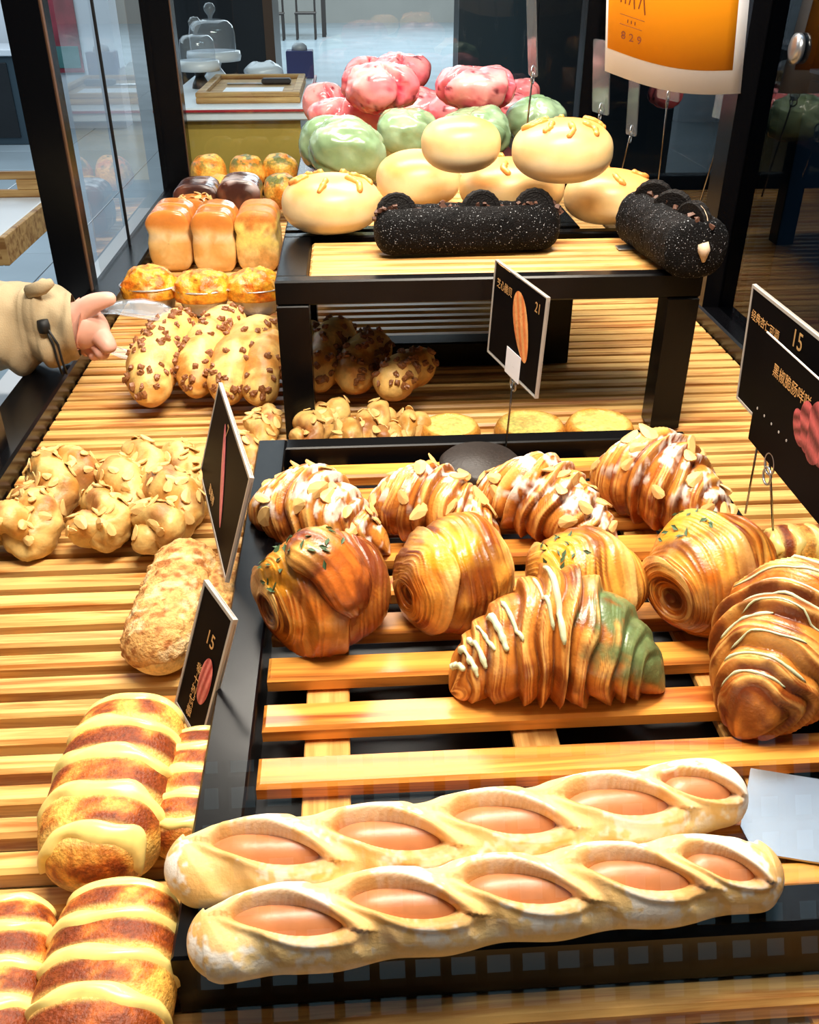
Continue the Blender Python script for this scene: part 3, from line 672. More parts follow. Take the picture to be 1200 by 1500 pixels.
# ---- twisted almond breads
def twist(pts, rp, lab, seed, z0=0.0, turns=1.6, flakes=16, zs=None):
    pts = [P(u, v, z0+.028) for u, v in pts]; R = PX(pts[len(pts)//2], rp)
    for p in pts: p[2] = z0+R*.95
    pts = np.array(pts); ns, nt = 90, 30
    s = np.linspace(0, 1, len(pts)); ax = np.linspace(0, 1, ns)
    C = np.stack([np.polyval(np.polyfit(s, pts[:, d], len(pts)-1), ax) for d in range(3)], -1)
    Tn = np.gradient(C, axis=0); Tn /= np.linalg.norm(Tn, axis=1)[:, None]; Sd = np.cross(Tn, [0, 0, 1.0]); Uv = np.cross(Sd, Tn)
    V = []; F = []; cols = []; GG = []
    for k in range(2):
        ph = 2*np.pi*turns*ax + math.pi*k + seed
        fade = np.minimum(1, np.minimum(ax, 1-ax)*7)
        c = C + (Sd*(np.cos(ph)*.50*fade)[:, None] + Uv*(np.sin(ph)*.32*fade)[:, None])*R
        e = np.minimum(ax, 1-ax); r = R*(.60+.10*np.sin(ax*9+seed))*np.where(e < .10, np.sqrt(np.clip(1-(1-e/.10)**2, 0, 1)), 1)
        T2 = np.gradient(c, axis=0); T2 /= np.linalg.norm(T2, axis=1)[:, None]
        a = np.cross(T2, [0, 0, 1.0]); a /= np.linalg.norm(a, axis=1)[:, None]; b = np.cross(a, T2)
        th = 2*np.pi*np.arange(nt)/nt
        D = a[:, None]*np.sin(th)[None, :, None] + b[:, None]*np.cos(th)[None, :, None]
        G = c[:, None] + D*np.maximum(r, 1e-4)[:, None, None]
        G = G + D*(R*.34*fbm(G*42+seed*3, 4)*np.minimum(1, r/(R*.4))[:, None])[..., None]; G = clampz(G, z0+.0005)
        nz = fbm(G*70+seed, 3); cc = mix(lin((216, 178, 106)), lin((188, 132, 60)), sst(-.2, .3, nz)); cc = mix(cc, lin((136, 68, 26)), sst(.12, .40, fbm(G*38+seed*2, 2)+.05)*.7)
        cc = mix(cc, lin((206, 176, 110)), sst(.2, -.6, np.cos(th)[None, :]+0*nz)*.6)
        n0 = len(V)*0 + (k*ns*nt); V.append(G.reshape(-1, 3)); F += [tuple(i+n0 for i in f) for f in gridfaces(ns, nt)]; cols.append(cc.reshape(-1, 3)); GG.append(G)
    ob = mk('almond_twist', np.concatenate(V), F, M['crust'], None, np.concatenate(cols)); tag(ob, lab, 'bread', 'twisted almond breads')
    for G in GG:
        S = Surf(G, None, None)
        scatter(ob, S, 'almond_flake', flake_meshes, flakes, lambda i, j, p, n: n[2] > .15 and .04 < i < .96, .0150, .0055, .0016, .16)
twist([(20, 790), (62, 735), (108, 668)], 44, 'twisted almond bread lying next to the case rail', 1, flakes=46)
twist([(135, 790), (178, 730), (212, 658)], 44, 'twisted almond bread in the middle of its row of three', 2, flakes=46)
twist([(228, 795), (258, 735), (290, 662)], 46, 'twisted almond bread directly behind the crumble roll', 3.1, flakes=46)
twist([(345, 690), (368, 650), (392, 595)], 30, 'twisted almond bread partly hidden behind the pink stick price card', 4, flakes=20)
twist([(440, 640), (468, 612), (500, 590)], 26, 'twisted almond bread under the riser beside its leg', 5, flakes=13)
twist([(500, 642), (535, 615), (568, 595)], 25, 'twisted almond bread under the riser between two others', 6, flakes=13)
twist([(555, 640), (585, 622), (612, 606)], 23, 'small twisted almond bread under the riser closest to the yellow danishes', 7, flakes=13)

# ---- chip covered long breads leaning in a row
def chipbread(a, b, rp, lab, seed, za, zb, n=24, bend=.012):
    pa, pb = P(a[0], a[1], za), P(b[0], b[1], zb); R = PX((pa+pb)/2, rp)
    mid = (pa+pb)/2 + np.array([-bend, 0, bend*1.2])
    ns, nt = 70, 44; ax, pr = capprof(ns, .22)
    G, D, T, TH, C = loft([pa, mid, pb], ax, R*pr*(.9+.1*np.sin(np.pi*ax)), 1.0, nt)
    G = G + D*(R*.24*fbm(G*30+seed*3, 4)*pr[:, None])[..., None]; G = clampz(G, .0005)
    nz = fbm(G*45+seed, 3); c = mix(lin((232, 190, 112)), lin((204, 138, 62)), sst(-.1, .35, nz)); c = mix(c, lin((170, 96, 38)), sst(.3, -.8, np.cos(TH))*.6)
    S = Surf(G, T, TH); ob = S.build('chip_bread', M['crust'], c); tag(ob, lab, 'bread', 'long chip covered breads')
    scatter(ob, S, 'chocolate_chip', chip_meshes, int(n*1.7), lambda i, j, p, nn: nn[2] > .05 and nn @ (p-CAM) < 0 and .03 < i < .97, .0105, .0065, .0005, .35)
chipbread((218, 590), (278, 476), 36, 'chip covered bread on the open side of its row', 1, .028, .05, 34)
chipbread((286, 578), (350, 468), 33, 'chip covered bread leaning second in its row', 2, .028, .055, 26)
chipbread((330, 590), (400, 480), 32, 'chip covered bread with a plain smooth side and few chips', 3, .028, .055, 14)
chipbread((385, 592), (415, 500), 28, 'chip covered bread half hidden by the riser leg', 4, .028, .05, 12)
chipbread((440, 575), (468, 488), 26, 'smooth chip bread right beside the riser leg, under the riser', 5, .028, .06, 6)
chipbread((470, 572), (512, 486), 30, 'pale chip covered bread under the riser with large chips', 6, .028, .06, 16)
chipbread((520, 575), (565, 510), 31, 'chip covered bread under the riser with a dense chip top', 7, .028, .05, 20)
chipbread((570, 585), (632, 540), 30, 'last chip covered bread under the riser facing the empty slats', 8, .028, .04, 18)

# ---- cheese breads in foil cups
def foilcup(u, v, wpx, lab, seed):
    c = P(u, v, 0.03); R = PX(c, wpx/2); c[2] = 0.0
    root = empty('foil_cup_bread', c); tag(root, lab, 'bread', 'cheese topped breads in foil cups')
    n = 48; prof = [(0, .002), (.70, .0), (.74, .004), (.98, .040), (1.0, .042), (1.10, .0425), (1.11, .044), (1.0, .045), (.95, .041)]
    V = []; 
    for r, z in prof:
        for k in range(n):
            t = 2*math.pi*k/n; pl = 1+(.025*(1 if k % 2 else -1) if .005 < z < .042 else 0); V.append((c[0]+r*R*pl*math.cos(t), c[1]+r*R*.8*pl*math.sin(t), z))
    mk('foil_cup', V, gridfaces(len(prof), n), M['foil'], root)
    G, D, PH, LO = blob((c[0], c[1], .036), R*1.04, R*.86, R*.80, 44, 64, 2.2, 2.3)
    G = G + D*(R*.20*fbm(G*55+seed*5, 4)*sst(-.1, .2, D[..., 2]))[..., None]; G[..., 2] = np.maximum(G[..., 2], .026)
    nz = fbm(G*75+seed, 4); cc = mix(lin((244, 172, 50)), lin((214, 108, 18)), sst(-.15, .3, nz)); cc = mix(cc, lin((140, 66, 18)), sst(.15, .45, fbm(G*130+seed, 3))*.8); cc = mix(cc, lin((252, 232, 168)), sst(.2, .5, fbm(G*50+seed+9, 2))*.8)
    mk('cheese_bread', G.reshape(-1, 3), gridfaces(44, 64), M['cheese'], root, cc)
foilcup(222, 428, 82, 'cheese topped bread in a foil cup above the clear tongs', 1)
foilcup(298, 432, 80, 'cheese topped bread in a foil cup, middle of the three cups', 2)
foilcup(374, 430, 80, 'cheese topped bread in a foil cup beside the black riser', 3)

# ---- small pan loaves
def pan_loaf(u, v, wpx, hgt, dep, lab, seed, mode='plain', lumps=2):
    c = P(u, v, 0.0); W = PX(c, wpx/2); hh = hgt/2
    ns, nt = 60, 72; ax, pr = capprof(ns, .10, 3)
    dipf = 1 - .07*np.exp(-((ax-.5)/.05)**2) if lumps == 2 else 1
    G, D, T, TH, C = loft([np.array([c[0], c[1], hh]), np.array([c[0], c[1]+dep, hh])], ax, np.ones(ns), 1, nt, 4.0)
    x = (G[..., 0]-c[0]); zz = (G[..., 2]-hh)
    y = G[..., 1]
    prr = (pr*dipf)[:, None]
    Z = zz; nx = x*(1-.09*np.exp(-((Z-.28)/.16)**2) + .05*sst(.3, .7, Z))
    X = c[0]+nx*W*prr; Zz = hh + Z*hh*prr + np.where(Z > 0, (1-x**2)*.10*hh*Z, 0)*dipf_(dipf)
    G = np.stack([X, y, Zz], -1); G = G + D*(.0022*fbm(G*45+seed*4, 3))[..., None]; G[..., 2] = np.maximum(G[..., 2], .0005)
    nz = fbm(G*50+seed, 3); h = (G[..., 2])/hgt
    if mode == 'choc':
        cc = mix(lin((62, 34, 28)), lin((104, 58, 40)), sst(-.2, .3, nz)); cc = mix(cc, lin((206, 190, 186)), sst(.0, .3, fbm(G*30+seed+3, 3)+.2*sst(.8, 1.05, h)-.1)*sst(.7, 1.0, h)*.9)
    else:
        cc = mix(lin((228, 170, 92)), lin((244, 204, 134)), sst(-.3, .3, nz)); cc = mix(cc, lin((250, 226, 178)), np.exp(-((h-.62)/.06)**2)*.9)
        cc = mix(cc, lin((206, 122, 48)), sst(.68, .84, h)*.95)
        if mode == 'cheese': cc = mix(cc, lin((252, 226, 120)), sst(.25, .6, h)*sst(.92, .8, h)*sst(-.3, .1, nz)*.95)
    S = Surf(G, T, TH); ob = S.build('pan_loaf', M['gloss'] if mode != 'cheese' else M['crust'], cc); tag(ob, lab, 'bread', 'small pan loaves' if mode != 'choc' else 'chocolate loaves')
    return ob, S
def dipf_(d): return d[:, None] if isinstance(d, np.ndarray) else d
pan_loaf(253, 399, 62, .105, .12, 'plain golden pan loaf next to the side glass', 1)
pan_loaf(317, 401, 62, .105, .12, 'plain golden pan loaf between the side glass loaf and cheese loaf', 2)
pan_loaf(380, 400, 62, .105, .12, 'pan loaf with pale melted cheese on its front', 3, 'cheese')
ob, S = pan_loaf(288, 366, 56, .092, .06, 'pan loaf with crumbly topping behind the plain loaves', 4, 'plain', 1)
scatter(ob, S, 'crumb', [flake_meshes[0]], 14, lambda i, j, p, n: n[2] > .5, .018, .008, .001, .5)
pan_loaf(292, 347, 62, .100, .10, 'chocolate loaf with sugar dusting next to the side glass', 5, 'choc', 1)
pan_loaf(355, 352, 62, .112, .10, 'chocolate loaf with sugar dusting in the middle of the rack', 6, 'choc', 1)
# ---- herb mounds
def herbbun(u, v, wpx, z, lab, seed, green):
    c = P(u, v, z); R = PX(c, wpx/2)
    G, D, PH, LO = blob(c, R, R, R*.92, 40, 52, 2.4)
    G = G + D*(R*.14*fbm(G*35+seed*3, 3))[..., None]; G[..., 2] = np.maximum(G[..., 2], .001)
    nz = fbm(G*50+seed, 3); cc = mix(lin((246, 190, 84)), lin((224, 132, 40)), sst(-.15, .3, nz)); cc = mix(cc, lin((92, 110, 52)), sst(.02, .22, fbm(G*75+seed*5, 3)+green)*sst(.2, .7, D[..., 2])*.9)
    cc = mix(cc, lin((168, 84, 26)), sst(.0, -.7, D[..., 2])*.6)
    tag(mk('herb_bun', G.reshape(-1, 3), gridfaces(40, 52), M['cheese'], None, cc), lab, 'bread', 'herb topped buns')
herbbun(306, 252, 52, .075, 'orange herb bun with sparse green, next to the corner post', 1, -.06)
herbbun(362, 252, 52, .075, 'herb bun with heavy green topping in the back middle', 2, .12)
herbbun(411, 250, 52, .075, 'herb bun at the back beside the riser, behind a taller one', 3, .06)
herbbun(413, 280, 52, .065, 'tall herb bun with browned side beside the riser', 4, .05)
herbbun(322, 276, 44, .06, 'pale yellow herb bun behind the dusted chocolate loaf', 5, -.1)

# ---- danishes under the riser
def danish(u, v, rp, lab, seed):
    c = P(u, v, .012); R = PX(c, rp); G, D, PH, LO = blob((c[0], c[1], .010), R, R, .012, 26, 56, 2.6)
    G[..., 2] = G[..., 2] + .006*np.exp(-((D[..., 0]**2+D[..., 1]**2)**.5-.88)**2/.01)*(D[..., 2] > -.2); G = G+D*(.0016*fbm(G*60+seed, 3))[..., None]; G[..., 2] = np.maximum(G[..., 2], .0005)
    rr = np.hypot(D[..., 0], D[..., 1]); nz = fbm(G*60+seed, 3)
    cc = mix(lin((226, 216, 120)), lin((246, 220, 130)), sst(-.2, .3, nz)); cc = mix(cc, lin((206, 140, 56)), np.clip(sst(.72, .92, rr)+sst(.15, .4, nz)*.5, 0, 1))
    tag(mk('custard_danish', G.reshape(-1, 3), gridfaces(26, 56), M['cheese'], None, cc), lab, 'pastry', 'round custard danishes')
danish(660, 634, 44, 'flat custard danish behind the tray rim, closest to the almond twists', 1)
danish(776, 632, 52, 'flat custard danish behind the thin price card rod', 2)
danish(878, 630, 50, 'flat custard danish beside the right riser leg', 3)

# ---- buns on the riser
def bun(u, v, wpx, hpx, z, lab, seed, kind, sauce=0):
    c = P(u, v, z); R = PX(c, wpx/2); Rz = PX(c, hpx/2)*1.02
    ns, nt = 48, 72
    G, D, PH, LO = blob(c, R, R*.92, Rz, ns, nt, 2.35)
    if kind == 'white':
        G = G + D*(R*.05*fbm(G*14+seed*3, 2))[..., None]; nz = fbm(G*28+seed, 3)
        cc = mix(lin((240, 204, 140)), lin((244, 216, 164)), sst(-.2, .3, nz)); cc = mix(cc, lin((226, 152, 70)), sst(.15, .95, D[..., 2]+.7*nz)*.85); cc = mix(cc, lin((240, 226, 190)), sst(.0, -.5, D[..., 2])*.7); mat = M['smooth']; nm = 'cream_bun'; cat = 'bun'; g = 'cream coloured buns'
    elif kind == 'pink':
        cre = np.abs(np.sin(LO*1.5+seed+.35*np.sin(PH*2+seed))); k = np.exp(-(cre/.17)**2)*sst(.05, .5, np.sin(PH))
        G = G - D*(R*.20*k)[..., None] + D*(R*.20*fbm(G*22+seed*3, 4))[..., None]; nz = fbm(G*55+seed, 3)
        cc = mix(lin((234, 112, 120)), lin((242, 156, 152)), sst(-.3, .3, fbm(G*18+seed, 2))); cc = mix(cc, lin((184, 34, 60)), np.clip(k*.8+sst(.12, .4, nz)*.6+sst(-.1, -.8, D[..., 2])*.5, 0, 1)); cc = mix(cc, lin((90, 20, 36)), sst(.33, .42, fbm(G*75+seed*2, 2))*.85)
        mat = M['gloss']; nm = 'pink_bun'; g = 'pink buns'
    else:
        cre = np.abs(np.sin(LO*1.0+seed+.8*np.sin(PH*2.2+seed))); k = np.exp(-(cre/.16)**2)*sst(.05, .5, np.sin(PH))
        G = G - D*(R*.07*k)[..., None] + D*(R*.24*fbm(G*20+seed*3, 4))[..., None]; nz = fbm(G*40+seed, 3)
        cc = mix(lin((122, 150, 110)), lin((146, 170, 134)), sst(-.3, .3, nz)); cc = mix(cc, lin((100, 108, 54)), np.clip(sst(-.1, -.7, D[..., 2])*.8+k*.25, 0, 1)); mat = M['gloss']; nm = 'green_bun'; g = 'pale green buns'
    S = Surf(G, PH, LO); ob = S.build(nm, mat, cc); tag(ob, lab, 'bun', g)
    for q in range(sauce):
        a0 = q/max(1, sauce)+rng.uniform(-.05, .05); L = rng.uniform(.10, .19)
        tube_on(ob, S, 'sauce_stripe', [(.09+rng.uniform(0, .04), a0), (.16+L*.4, a0+rng.uniform(-.03, .03)), (.16+L, a0+rng.uniform(-.05, .05))], R*.075, M['sauce'], .1)
ZB = RZ+.036
bun(486, 298, 146, 82, ZB, 'cream bun with sauce stripes on the riser edge beside the pan loaves', 1, 'white', 7)
bun(613, 262, 124, 76, ZB, 'plain cream bun under the top bun, next to the green bun', 2, 'white')
bun(750, 274, 152, 80, ZB, 'cream bun with sauce on top, in the middle of the lower row', 3, 'white', 7)
bun(893, 288, 132, 72, ZB, 'cream bun next to the small cocoa loaf on the riser corner', 4, 'white', 4)
bun(675, 211, 118, 76, ZB+.072, 'plain cream bun stacked on top of two others', 5, 'white')
bun(825, 220, 148, 86, ZB+.072, 'large cream bun with sauce stripes stacked on top', 6, 'white', 8)
bun(482, 212, 92, 76, ZB+.012, 'green bun at the edge, half behind another green bun', 11, 'green')
bun(513, 224, 110, 88, ZB+.012, 'shiny green bun behind the sauce striped cream bun', 12, 'green')
bun(592, 196, 94, 68, ZB+.015, 'green bun below the tall pink bun', 13, 'green')
bun(695, 195, 108, 70, ZB+.015, 'green bun behind the plain top cream bun', 14, 'green')
bun(786, 178, 92, 64, ZB+.015, 'green bun behind the large sauce striped cream bun', 15, 'green')
bun(476, 152, 62, 54, ZB+.005, 'pink bun at the outer end of the back row', 21, 'pink')
bun(510, 170, 116, 48, ZB+.015, 'pink bun resting behind the two shiny green buns', 22, 'pink')
bun(612, 160, 110, 52, ZB+.005, 'pink bun squeezed low between the two top pink buns', 23, 'pink')
bun(672, 165, 90, 44, ZB+.012, 'pink bun low below the cracked top pink bun', 24, 'pink')
bun(744, 160, 84, 46, ZB+.012, 'pink bun low behind the farthest green bun', 25, 'pink')
bun(764, 138, 50, 40, ZB-.005, 'small pink bun at the inner end of the back row', 26, 'pink')
bun(558, 128, 116, 66, ZB+.075, 'pink bun stacked on top with a deep red crease', 27, 'pink')
bun(590, 106, 84, 54, ZB+.060, 'pink bun stacked behind the creased top bun', 28, 'pink')
bun(534, 108, 62, 46, ZB+.055, 'pale pink bun peeking over the creased top bun', 30, 'pink')
bun(695, 128, 116, 58, ZB+.075, 'pink bun stacked alone on top with dark berry spots', 29, 'pink')

# ---- cocoa loaves with cookies
def cookie(parent, c, nrm, r, half):
    q = Vector(nrm).to_track_quat('Z', 'Y').to_matrix(); root = None
    def disc(nm, z0, z1, rr, mat, par, rid=0):
        n = 36; prof = [(0, z0), (rr*.94, z0), (rr, z0+(z1-z0)*.3), (rr, z1-(z1-z0)*.3), (rr*.94, z1), (rr*.78, z1), (rr*.76, z1-.0006), (0, z1-.0006)]
        V = []
        for a, z in prof:
            for k in range(n):
                t = 2*math.pi*k/n; w = a*(1+(rid if a > rr*.97 and k % 2 else 0)); V.append(np.array(q @ Vector((w*math.cos(t), w*math.sin(t), z)))+c)
        return mk(nm, V, gridfaces(len(prof), n), mat, par, smooth=False)
    a = disc('cookie', .0015, .0055, r, M['cookie'], parent, .03)
    disc('cream_filling', -.0015, .0016, r*.92, M['cream'], a); disc('wafer', -.0055, -.0014, r, M['cookie'], a, .03)
def cocoaloaf(pts, rp, lab, seed, cookies, z0, endcream=False):
    pa, pb = P(pts[0][0], pts[0][1], z0+.03), P(pts[1][0], pts[1][1], z0+.03); R = PX((pa+pb)/2, rp); pa[2] = pb[2] = z0+R*.9
    ns, nt = 150, 80; ax, pr = capprof(ns, .11, 2.4)
    G, D, T, TH, C = loft([pa, pb], ax, R*pr, .93, nt, 2.2)
    sl = np.exp(-((TH)/.20)**2)*(sst(.03, .10, ax)*(sst(.97, .90, ax) if not endcream else 1))[:, None]
    G = G - D*(R*.30*sl)[..., None] + D*((R*.05*fbm(G*40+seed, 3)+R*.035*fbm(G*260, 2))*pr[:, None])[..., None]; G = clampz(G, z0+.0005)
    nz = fbm(G*60+seed, 2); cc = mix(lin((8, 7, 8)), lin((16, 13, 13)), sst(-.3, .3, nz)); cc = mix(cc, lin((70, 46, 38)), sst(.5, .95, sl)*.8)
    S = Surf(G, T, TH); ob = S.build('cocoa_loaf', M['cocoa'], cc); tag(ob, lab, 'bread', 'dark cocoa loaves')
    tg = (pb-pa)/np.linalg.norm(pb-pa)
    for t, tilt, yaw in cookies:
        c = pa+(pb-pa)*t + np.array([0, 0, R*.62]); nv = np.cross(tg, [0, 0, 1])*math.cos(yaw)+tg*math.sin(yaw); nv = nv+np.array([0, 0, tilt])
        cookie(ob, c, nv, .0235, True)
    scatter(ob, S, 'cocoa_crumb', shave_meshes, 46, lambda i, j, p, n: abs(j) < .045 and .06 < i < .95, .009, .003, .002, .8)
    if endcream:
        V, n = [], 0
        b = MB(); e = pa+(pb-pa)*.02
        b.tube([e+np.array([0, -.003, R*.25]), e+np.array([.002, -.004, R*.05]), e+np.array([.004, -.002, -R*.3])], [.006, .007, .002], 8); b.build('cream_smear', M['cream'], ob, True)
cocoaloaf(((548, 336), (818, 326)), 38, 'long dark cocoa loaf with sandwich cookies along the riser front', 1, [(.12, .25, .05), (.57, .2, .1), (.86, .2, -.1)], RZ)
cocoaloaf(((1028, 374), (938, 318)), 47, 'dark cocoa loaf pointing outward over the riser corner', 2, [(.18, .05, .35), (.50, .05, .9), (.82, .1, 1.1)], RZ-.002, True)
MB().box((.325, 1.10, RZ), (.385, 1.118, RZ+.002), .0005).build('serving_knife', M['steel']); tag(bpy.data.objects['serving_knife'], 'thin flat steel server tip under the corner cocoa loaf', 'server')

# dark stone disc behind croissants, spatula
c = P(705, 690, FZ+.012); b = MB(); b.lathe((c[0], c[1]+.01, FZ), [(0, 0), (.034, 0), (.040, .006), (.042, .017), (.037, .022), (0, .023)], 40)
tag(b.build('stone_disc', plain('dark_stone', (44, 36, 32), .5, bump=.3, bscale=300, var=.3, vscale=300), None, True), 'dark speckled disc half hidden behind the almond croissants', 'disc')
root = empty('spatula', P(1150, 1180, FZ)); tag(root, 'shiny steel serving spatula under the end of the sausage bread', 'spatula')
cor = [P(1085, 1210, FZ+.003), P(1100, 1125, FZ+.003), P(1205, 1142, FZ+.003), P(1240, 1270, FZ+.003), P(1105, 1248, FZ+.003)]
n = len(cor); V = [tuple(p) for p in cor]+[(p[0], p[1], p[2]-.0015) for p in cor]
F = [tuple(range(n-1, -1, -1)), tuple(range(n, 2*n))]+[(i, (i+1) % n, n+(i+1) % n, n+i) for i in range(n)]
mk('blade', V, F, M['steel'], root, smooth=False)
hA = P(1222, 1205, FZ+.004); MB().tube([hA, hA+np.array([.03, .004, .012]), hA+np.array([.12, .01, .03])], [.004, .005, .006], 10).build('handle', M['blackm'], root, True)

# ------------------------------------------------------------------ price cards
def text(parent, s, org, ex, ey, size, mat, name='lettering', off=.0012, align='LEFT'):
    cu = bpy.data.curves.new('t', 'FONT'); cu.body = s; cu.size = size; cu.align_x = align; cu.extrude = .00008; cu.resolution_u = 3
    to = bpy.data.objects.new('t', cu); COL.objects.link(to); bpy.context.view_layer.update()
    dg = bpy.context.evaluated_depsgraph_get(); me = bpy.data.meshes.new_from_object(to.evaluated_get(dg))
    V = np.array([v.co[:] for v in me.vertices]); F = [tuple(p.vertices) for p in me.polygons]
    bpy.data.objects.remove(to); 
    nv = np.cross(ex, ey); W = org + V[:, :1]*ex + V[:, 1:2]*ey + nv*(off+V[:, 2:3])
    return mk(name, W, F, mat, parent, smooth=False)
def quadbox(parent, name, O, ex, ey, u0, u1, v0, v1, d0, d1, mat, rc=0.0):
    nv = np.cross(ex, ey); pts = []
    if rc:
        for (cu, cv, a0) in ((u1-rc, v1-rc, 0), (u0+rc, v1-rc, 90), (u0+rc, v0+rc, 180), (u1-rc, v0+rc, 270)):
            for k in range(5): a = math.radians(a0+k*22.5); pts.append((cu+rc*math.cos(a), cv+rc*math.sin(a)))
    else: pts = [(u0, v0), (u1, v0), (u1, v1), (u0, v1)]
    n = len(pts); V = [O+ex*a+ey*b_+nv*d1 for a, b_ in pts]+[O+ex*a+ey*b_+nv*d0 for a, b_ in pts]
    F = [tuple(range(n)), tuple(range(2*n-1, n-1, -1))]+[(i, n+i, n+(i+1) % n, (i+1) % n) for i in range(n)]
    return mk(name, V, F, mat, parent, smooth=False)
def oval(parent, name, O, ex, ey, cu, cv, ru, rv, rot, colA, colB, off=.0012, n=28, egg=0.0):
    nv = np.cross(ex, ey); V = []; cols = []; ca, sa = math.cos(rot), math.sin(rot); rings = 7
    for r in range(rings):
        f = r/(rings-1)
        for k in range(n):
            t = 2*math.pi*k/n; a = ru*f*math.cos(t); b_ = rv*f*math.sin(t)*(1+egg*math.cos(t)); V.append(O+ex*(cu+a*ca-b_*sa)+ey*(cv+a*sa+b_*ca)+nv*(off+.0006*(1-f*f)))
            st = .5+.5*math.sin(b_/rv*9+a/ru*2); cols.append(lin(colA)*(1-st)+lin(colB)*st)
    return mk(name, V, gridfaces(rings, n), M['crust'], parent, np.array(cols))
def card(name, lab, TL, TR, BL, group=None, rim=.0028):
    TL, TR, BL = map(np.asarray, (TL, TR, BL)); ex = TR-TL; w = np.linalg.norm(ex); ex = ex/w; ey = TL-BL; ey = ey-ex*(ey@ex); h = np.linalg.norm(ey); ey /= h
    O = TL-ey*h; root = empty(name, O); tag(root, lab, 'price card', group)
    quadbox(root, 'black_card', O, ex, ey, .003, w-.003, .003, h-.003, -.0006, .0006, M['card'])
    quadbox(root, 'acrylic_back', O, ex, ey, 0, w, 0, h, -.0022, -.0008, M['acrylic'], .004)
    bd = MB(); 
    for (a0, a1, b0, b1) in ((0, w, h-rim, h), (0, w, 0, rim), (0, rim, rim, h-rim), (w-rim, w, rim, h-rim)):
        nv = np.cross(ex, ey); V = [O+ex*a+ey*b_+nv*d for d in (.0012, -.0026) for a, b_ in ((a0, b0), (a1, b0), (a1, b1), (a0, b1))]
        bd.add(V, [(0,1,2,3),(7,6,5,4),(0,4,5,1),(1,5,6,2),(2,6,7,3),(3,7,4,0)])
    bd.build('acrylic_rim', M['acr_edge'], root)
    return root, O, ex, ey, w, h
def clip(root, p, ax, r=.008):
    b = MB()
    for dz, rr in ((0, r), (-r*1.25, r*.8)):
        t = np.linspace(0, 2*np.pi, 26); up = np.array([0, 0, 1.0]); b.tube([p+up*dz+ax*rr*math.cos(a)+up*rr*math.sin(a) for a in t], .0011, 6, False)
    b.build('wire_clip', M['steel'], root, True)
def rod(root, p0, p1, r=.0011): MB().tube([p0, p1], r, 8).build('rod', M['wire'], root, True)

# card with the pink stick
zt, zb_ = .142, .045
T_, R_, B_, L_ = P(322, 560, zt), P(368, 700, zt), P(350, 825, zb_), P(297, 705, zb_)
r1, O, ex, ey, w, h = card('price_card', 'black price card with a long pink stick picture between the tray rail and almond twists', T_, R_, L_)
oval(r1, 'pink_stick_print', O, ex, ey, w*.52, h*.52, .050, .0075, 2.35, (206, 90, 110), (222, 120, 130))
text(r1, '7', O+ex*w*.40+ey*h*.80, ex, ey, .018, M['gold'])
text(r1, '草莓棒', O+ex*w*.30+ey*h*.12, ex, ey, .011, M['gold'])
MB().box(P(360, 790, .0)+[-.0012, -.0012, 0], np.r_[P(360, 790, .0)[:2], .09]+[.0012, .0012, 0]).build('rod', M['wire'], r1)
# card with macaron
L_ = P(258, 1030, .001); T_ = P(301, 849, .105); dr = P(345, 912, .122)-T_; dr[2] = 0; dr = dr/np.linalg.norm(dr)
r2, O, ex, ey, w, h = card('price_card', 'black price card with a striped pink macaron picture leaning on the front tray rail', T_, P(344, 908, .105), L_)
oval(r2, 'macaron_print', O, ex, ey, w*.68, h*.42, .020, .010, 1.5, (150, 30, 40), (226, 130, 124))
text(r2, '15', O+ex*w*.42+ey*h*.66, ex, ey, .016, M['gold'])
text(r2, '德式芝士卷', O+ex*w*.52+ey*h*.06, ey, -ex, .0095, M['gold'])
# card with loaf picture on the rod
TL = PY(727, 380, .95); TR = P(803, 436, TL[2]); BL = PY(717, 517, .945)
r3, O, ex, ey, w, h = card('price_card', 'black price card with an oval bread picture on a thin rod before the riser', TL, TR, BL, None, .0012)
oval(r3, 'bread_print', O, ex, ey, w*.62, h*.55, .036, .017, -1.05, (226, 120, 60), (236, 176, 110), egg=-.2)
text(r3, '21', O+ex*w*.82+ey*h*.80, ex, ey, .014, M['gold'])
text(r3, '芝心脆贝', O+ex*w*.08+ey*h*.76, ex, ey, .0105, M['gold'])
quadbox(r3, 'paper_tag', O, ex, ey, w*.40, w*.68, -.002, .026, .0009, .0014, M['paper'])
pc = O+ex*w*.56+ey*.002; clip(r3, pc, ex, .0085)
rod(r3, np.array([pc[0], pc[1], FZ+.0005])+np.array([-.004, .0, 0]), pc)
# large twin cards at the right
TL = PY(1104, 416, .82); TR0 = P(1200, 492, TL[2]); exd = (TR0-TL)/np.linalg.norm(TR0-TL); BL = PY(1080, 583, .82)
r4, O, ex, ey, w, h = card('price_card', 'black acrylic price card standing behind the large croissant price card', TL, TL+exd*.165, BL)
text(r4, '经典杏仁可颂', O+ex*.008+ey*h*.745, ex, ey, .0105, M['gold'])
text(r4, '15', O+ex*.094+ey*h*.80, ex, ey, .022, M['gold'])
pq = P(1092, 752, .01); rod(r4, pq, PY(1112, 640, pq[1]*1.0))
TLf = O+ex*.020+ey*h*.72-np.cross(ey, ex)*.004; 
TLf = PY(1124, 487, .735); TRf = P(1200, 556, TLf[2]); exf = (TRf-TLf)/np.linalg.norm(TRf-TLf); BLf = PY(1097, 642, .735)
eyf = TLf-BLf; eyf = eyf-exf*(eyf@exf); hf = np.linalg.norm(eyf); eyf /= hf; Of = TLf-eyf*hf; wf = .17
r5 = empty('price_card', Of); tag(r5, 'large black price card with a red croissant picture held by a ring clip', 'price card')
quadbox(r5, 'black_card', Of, exf, eyf, 0, wf, 0, hf, -.0006, .0006, M['card'])
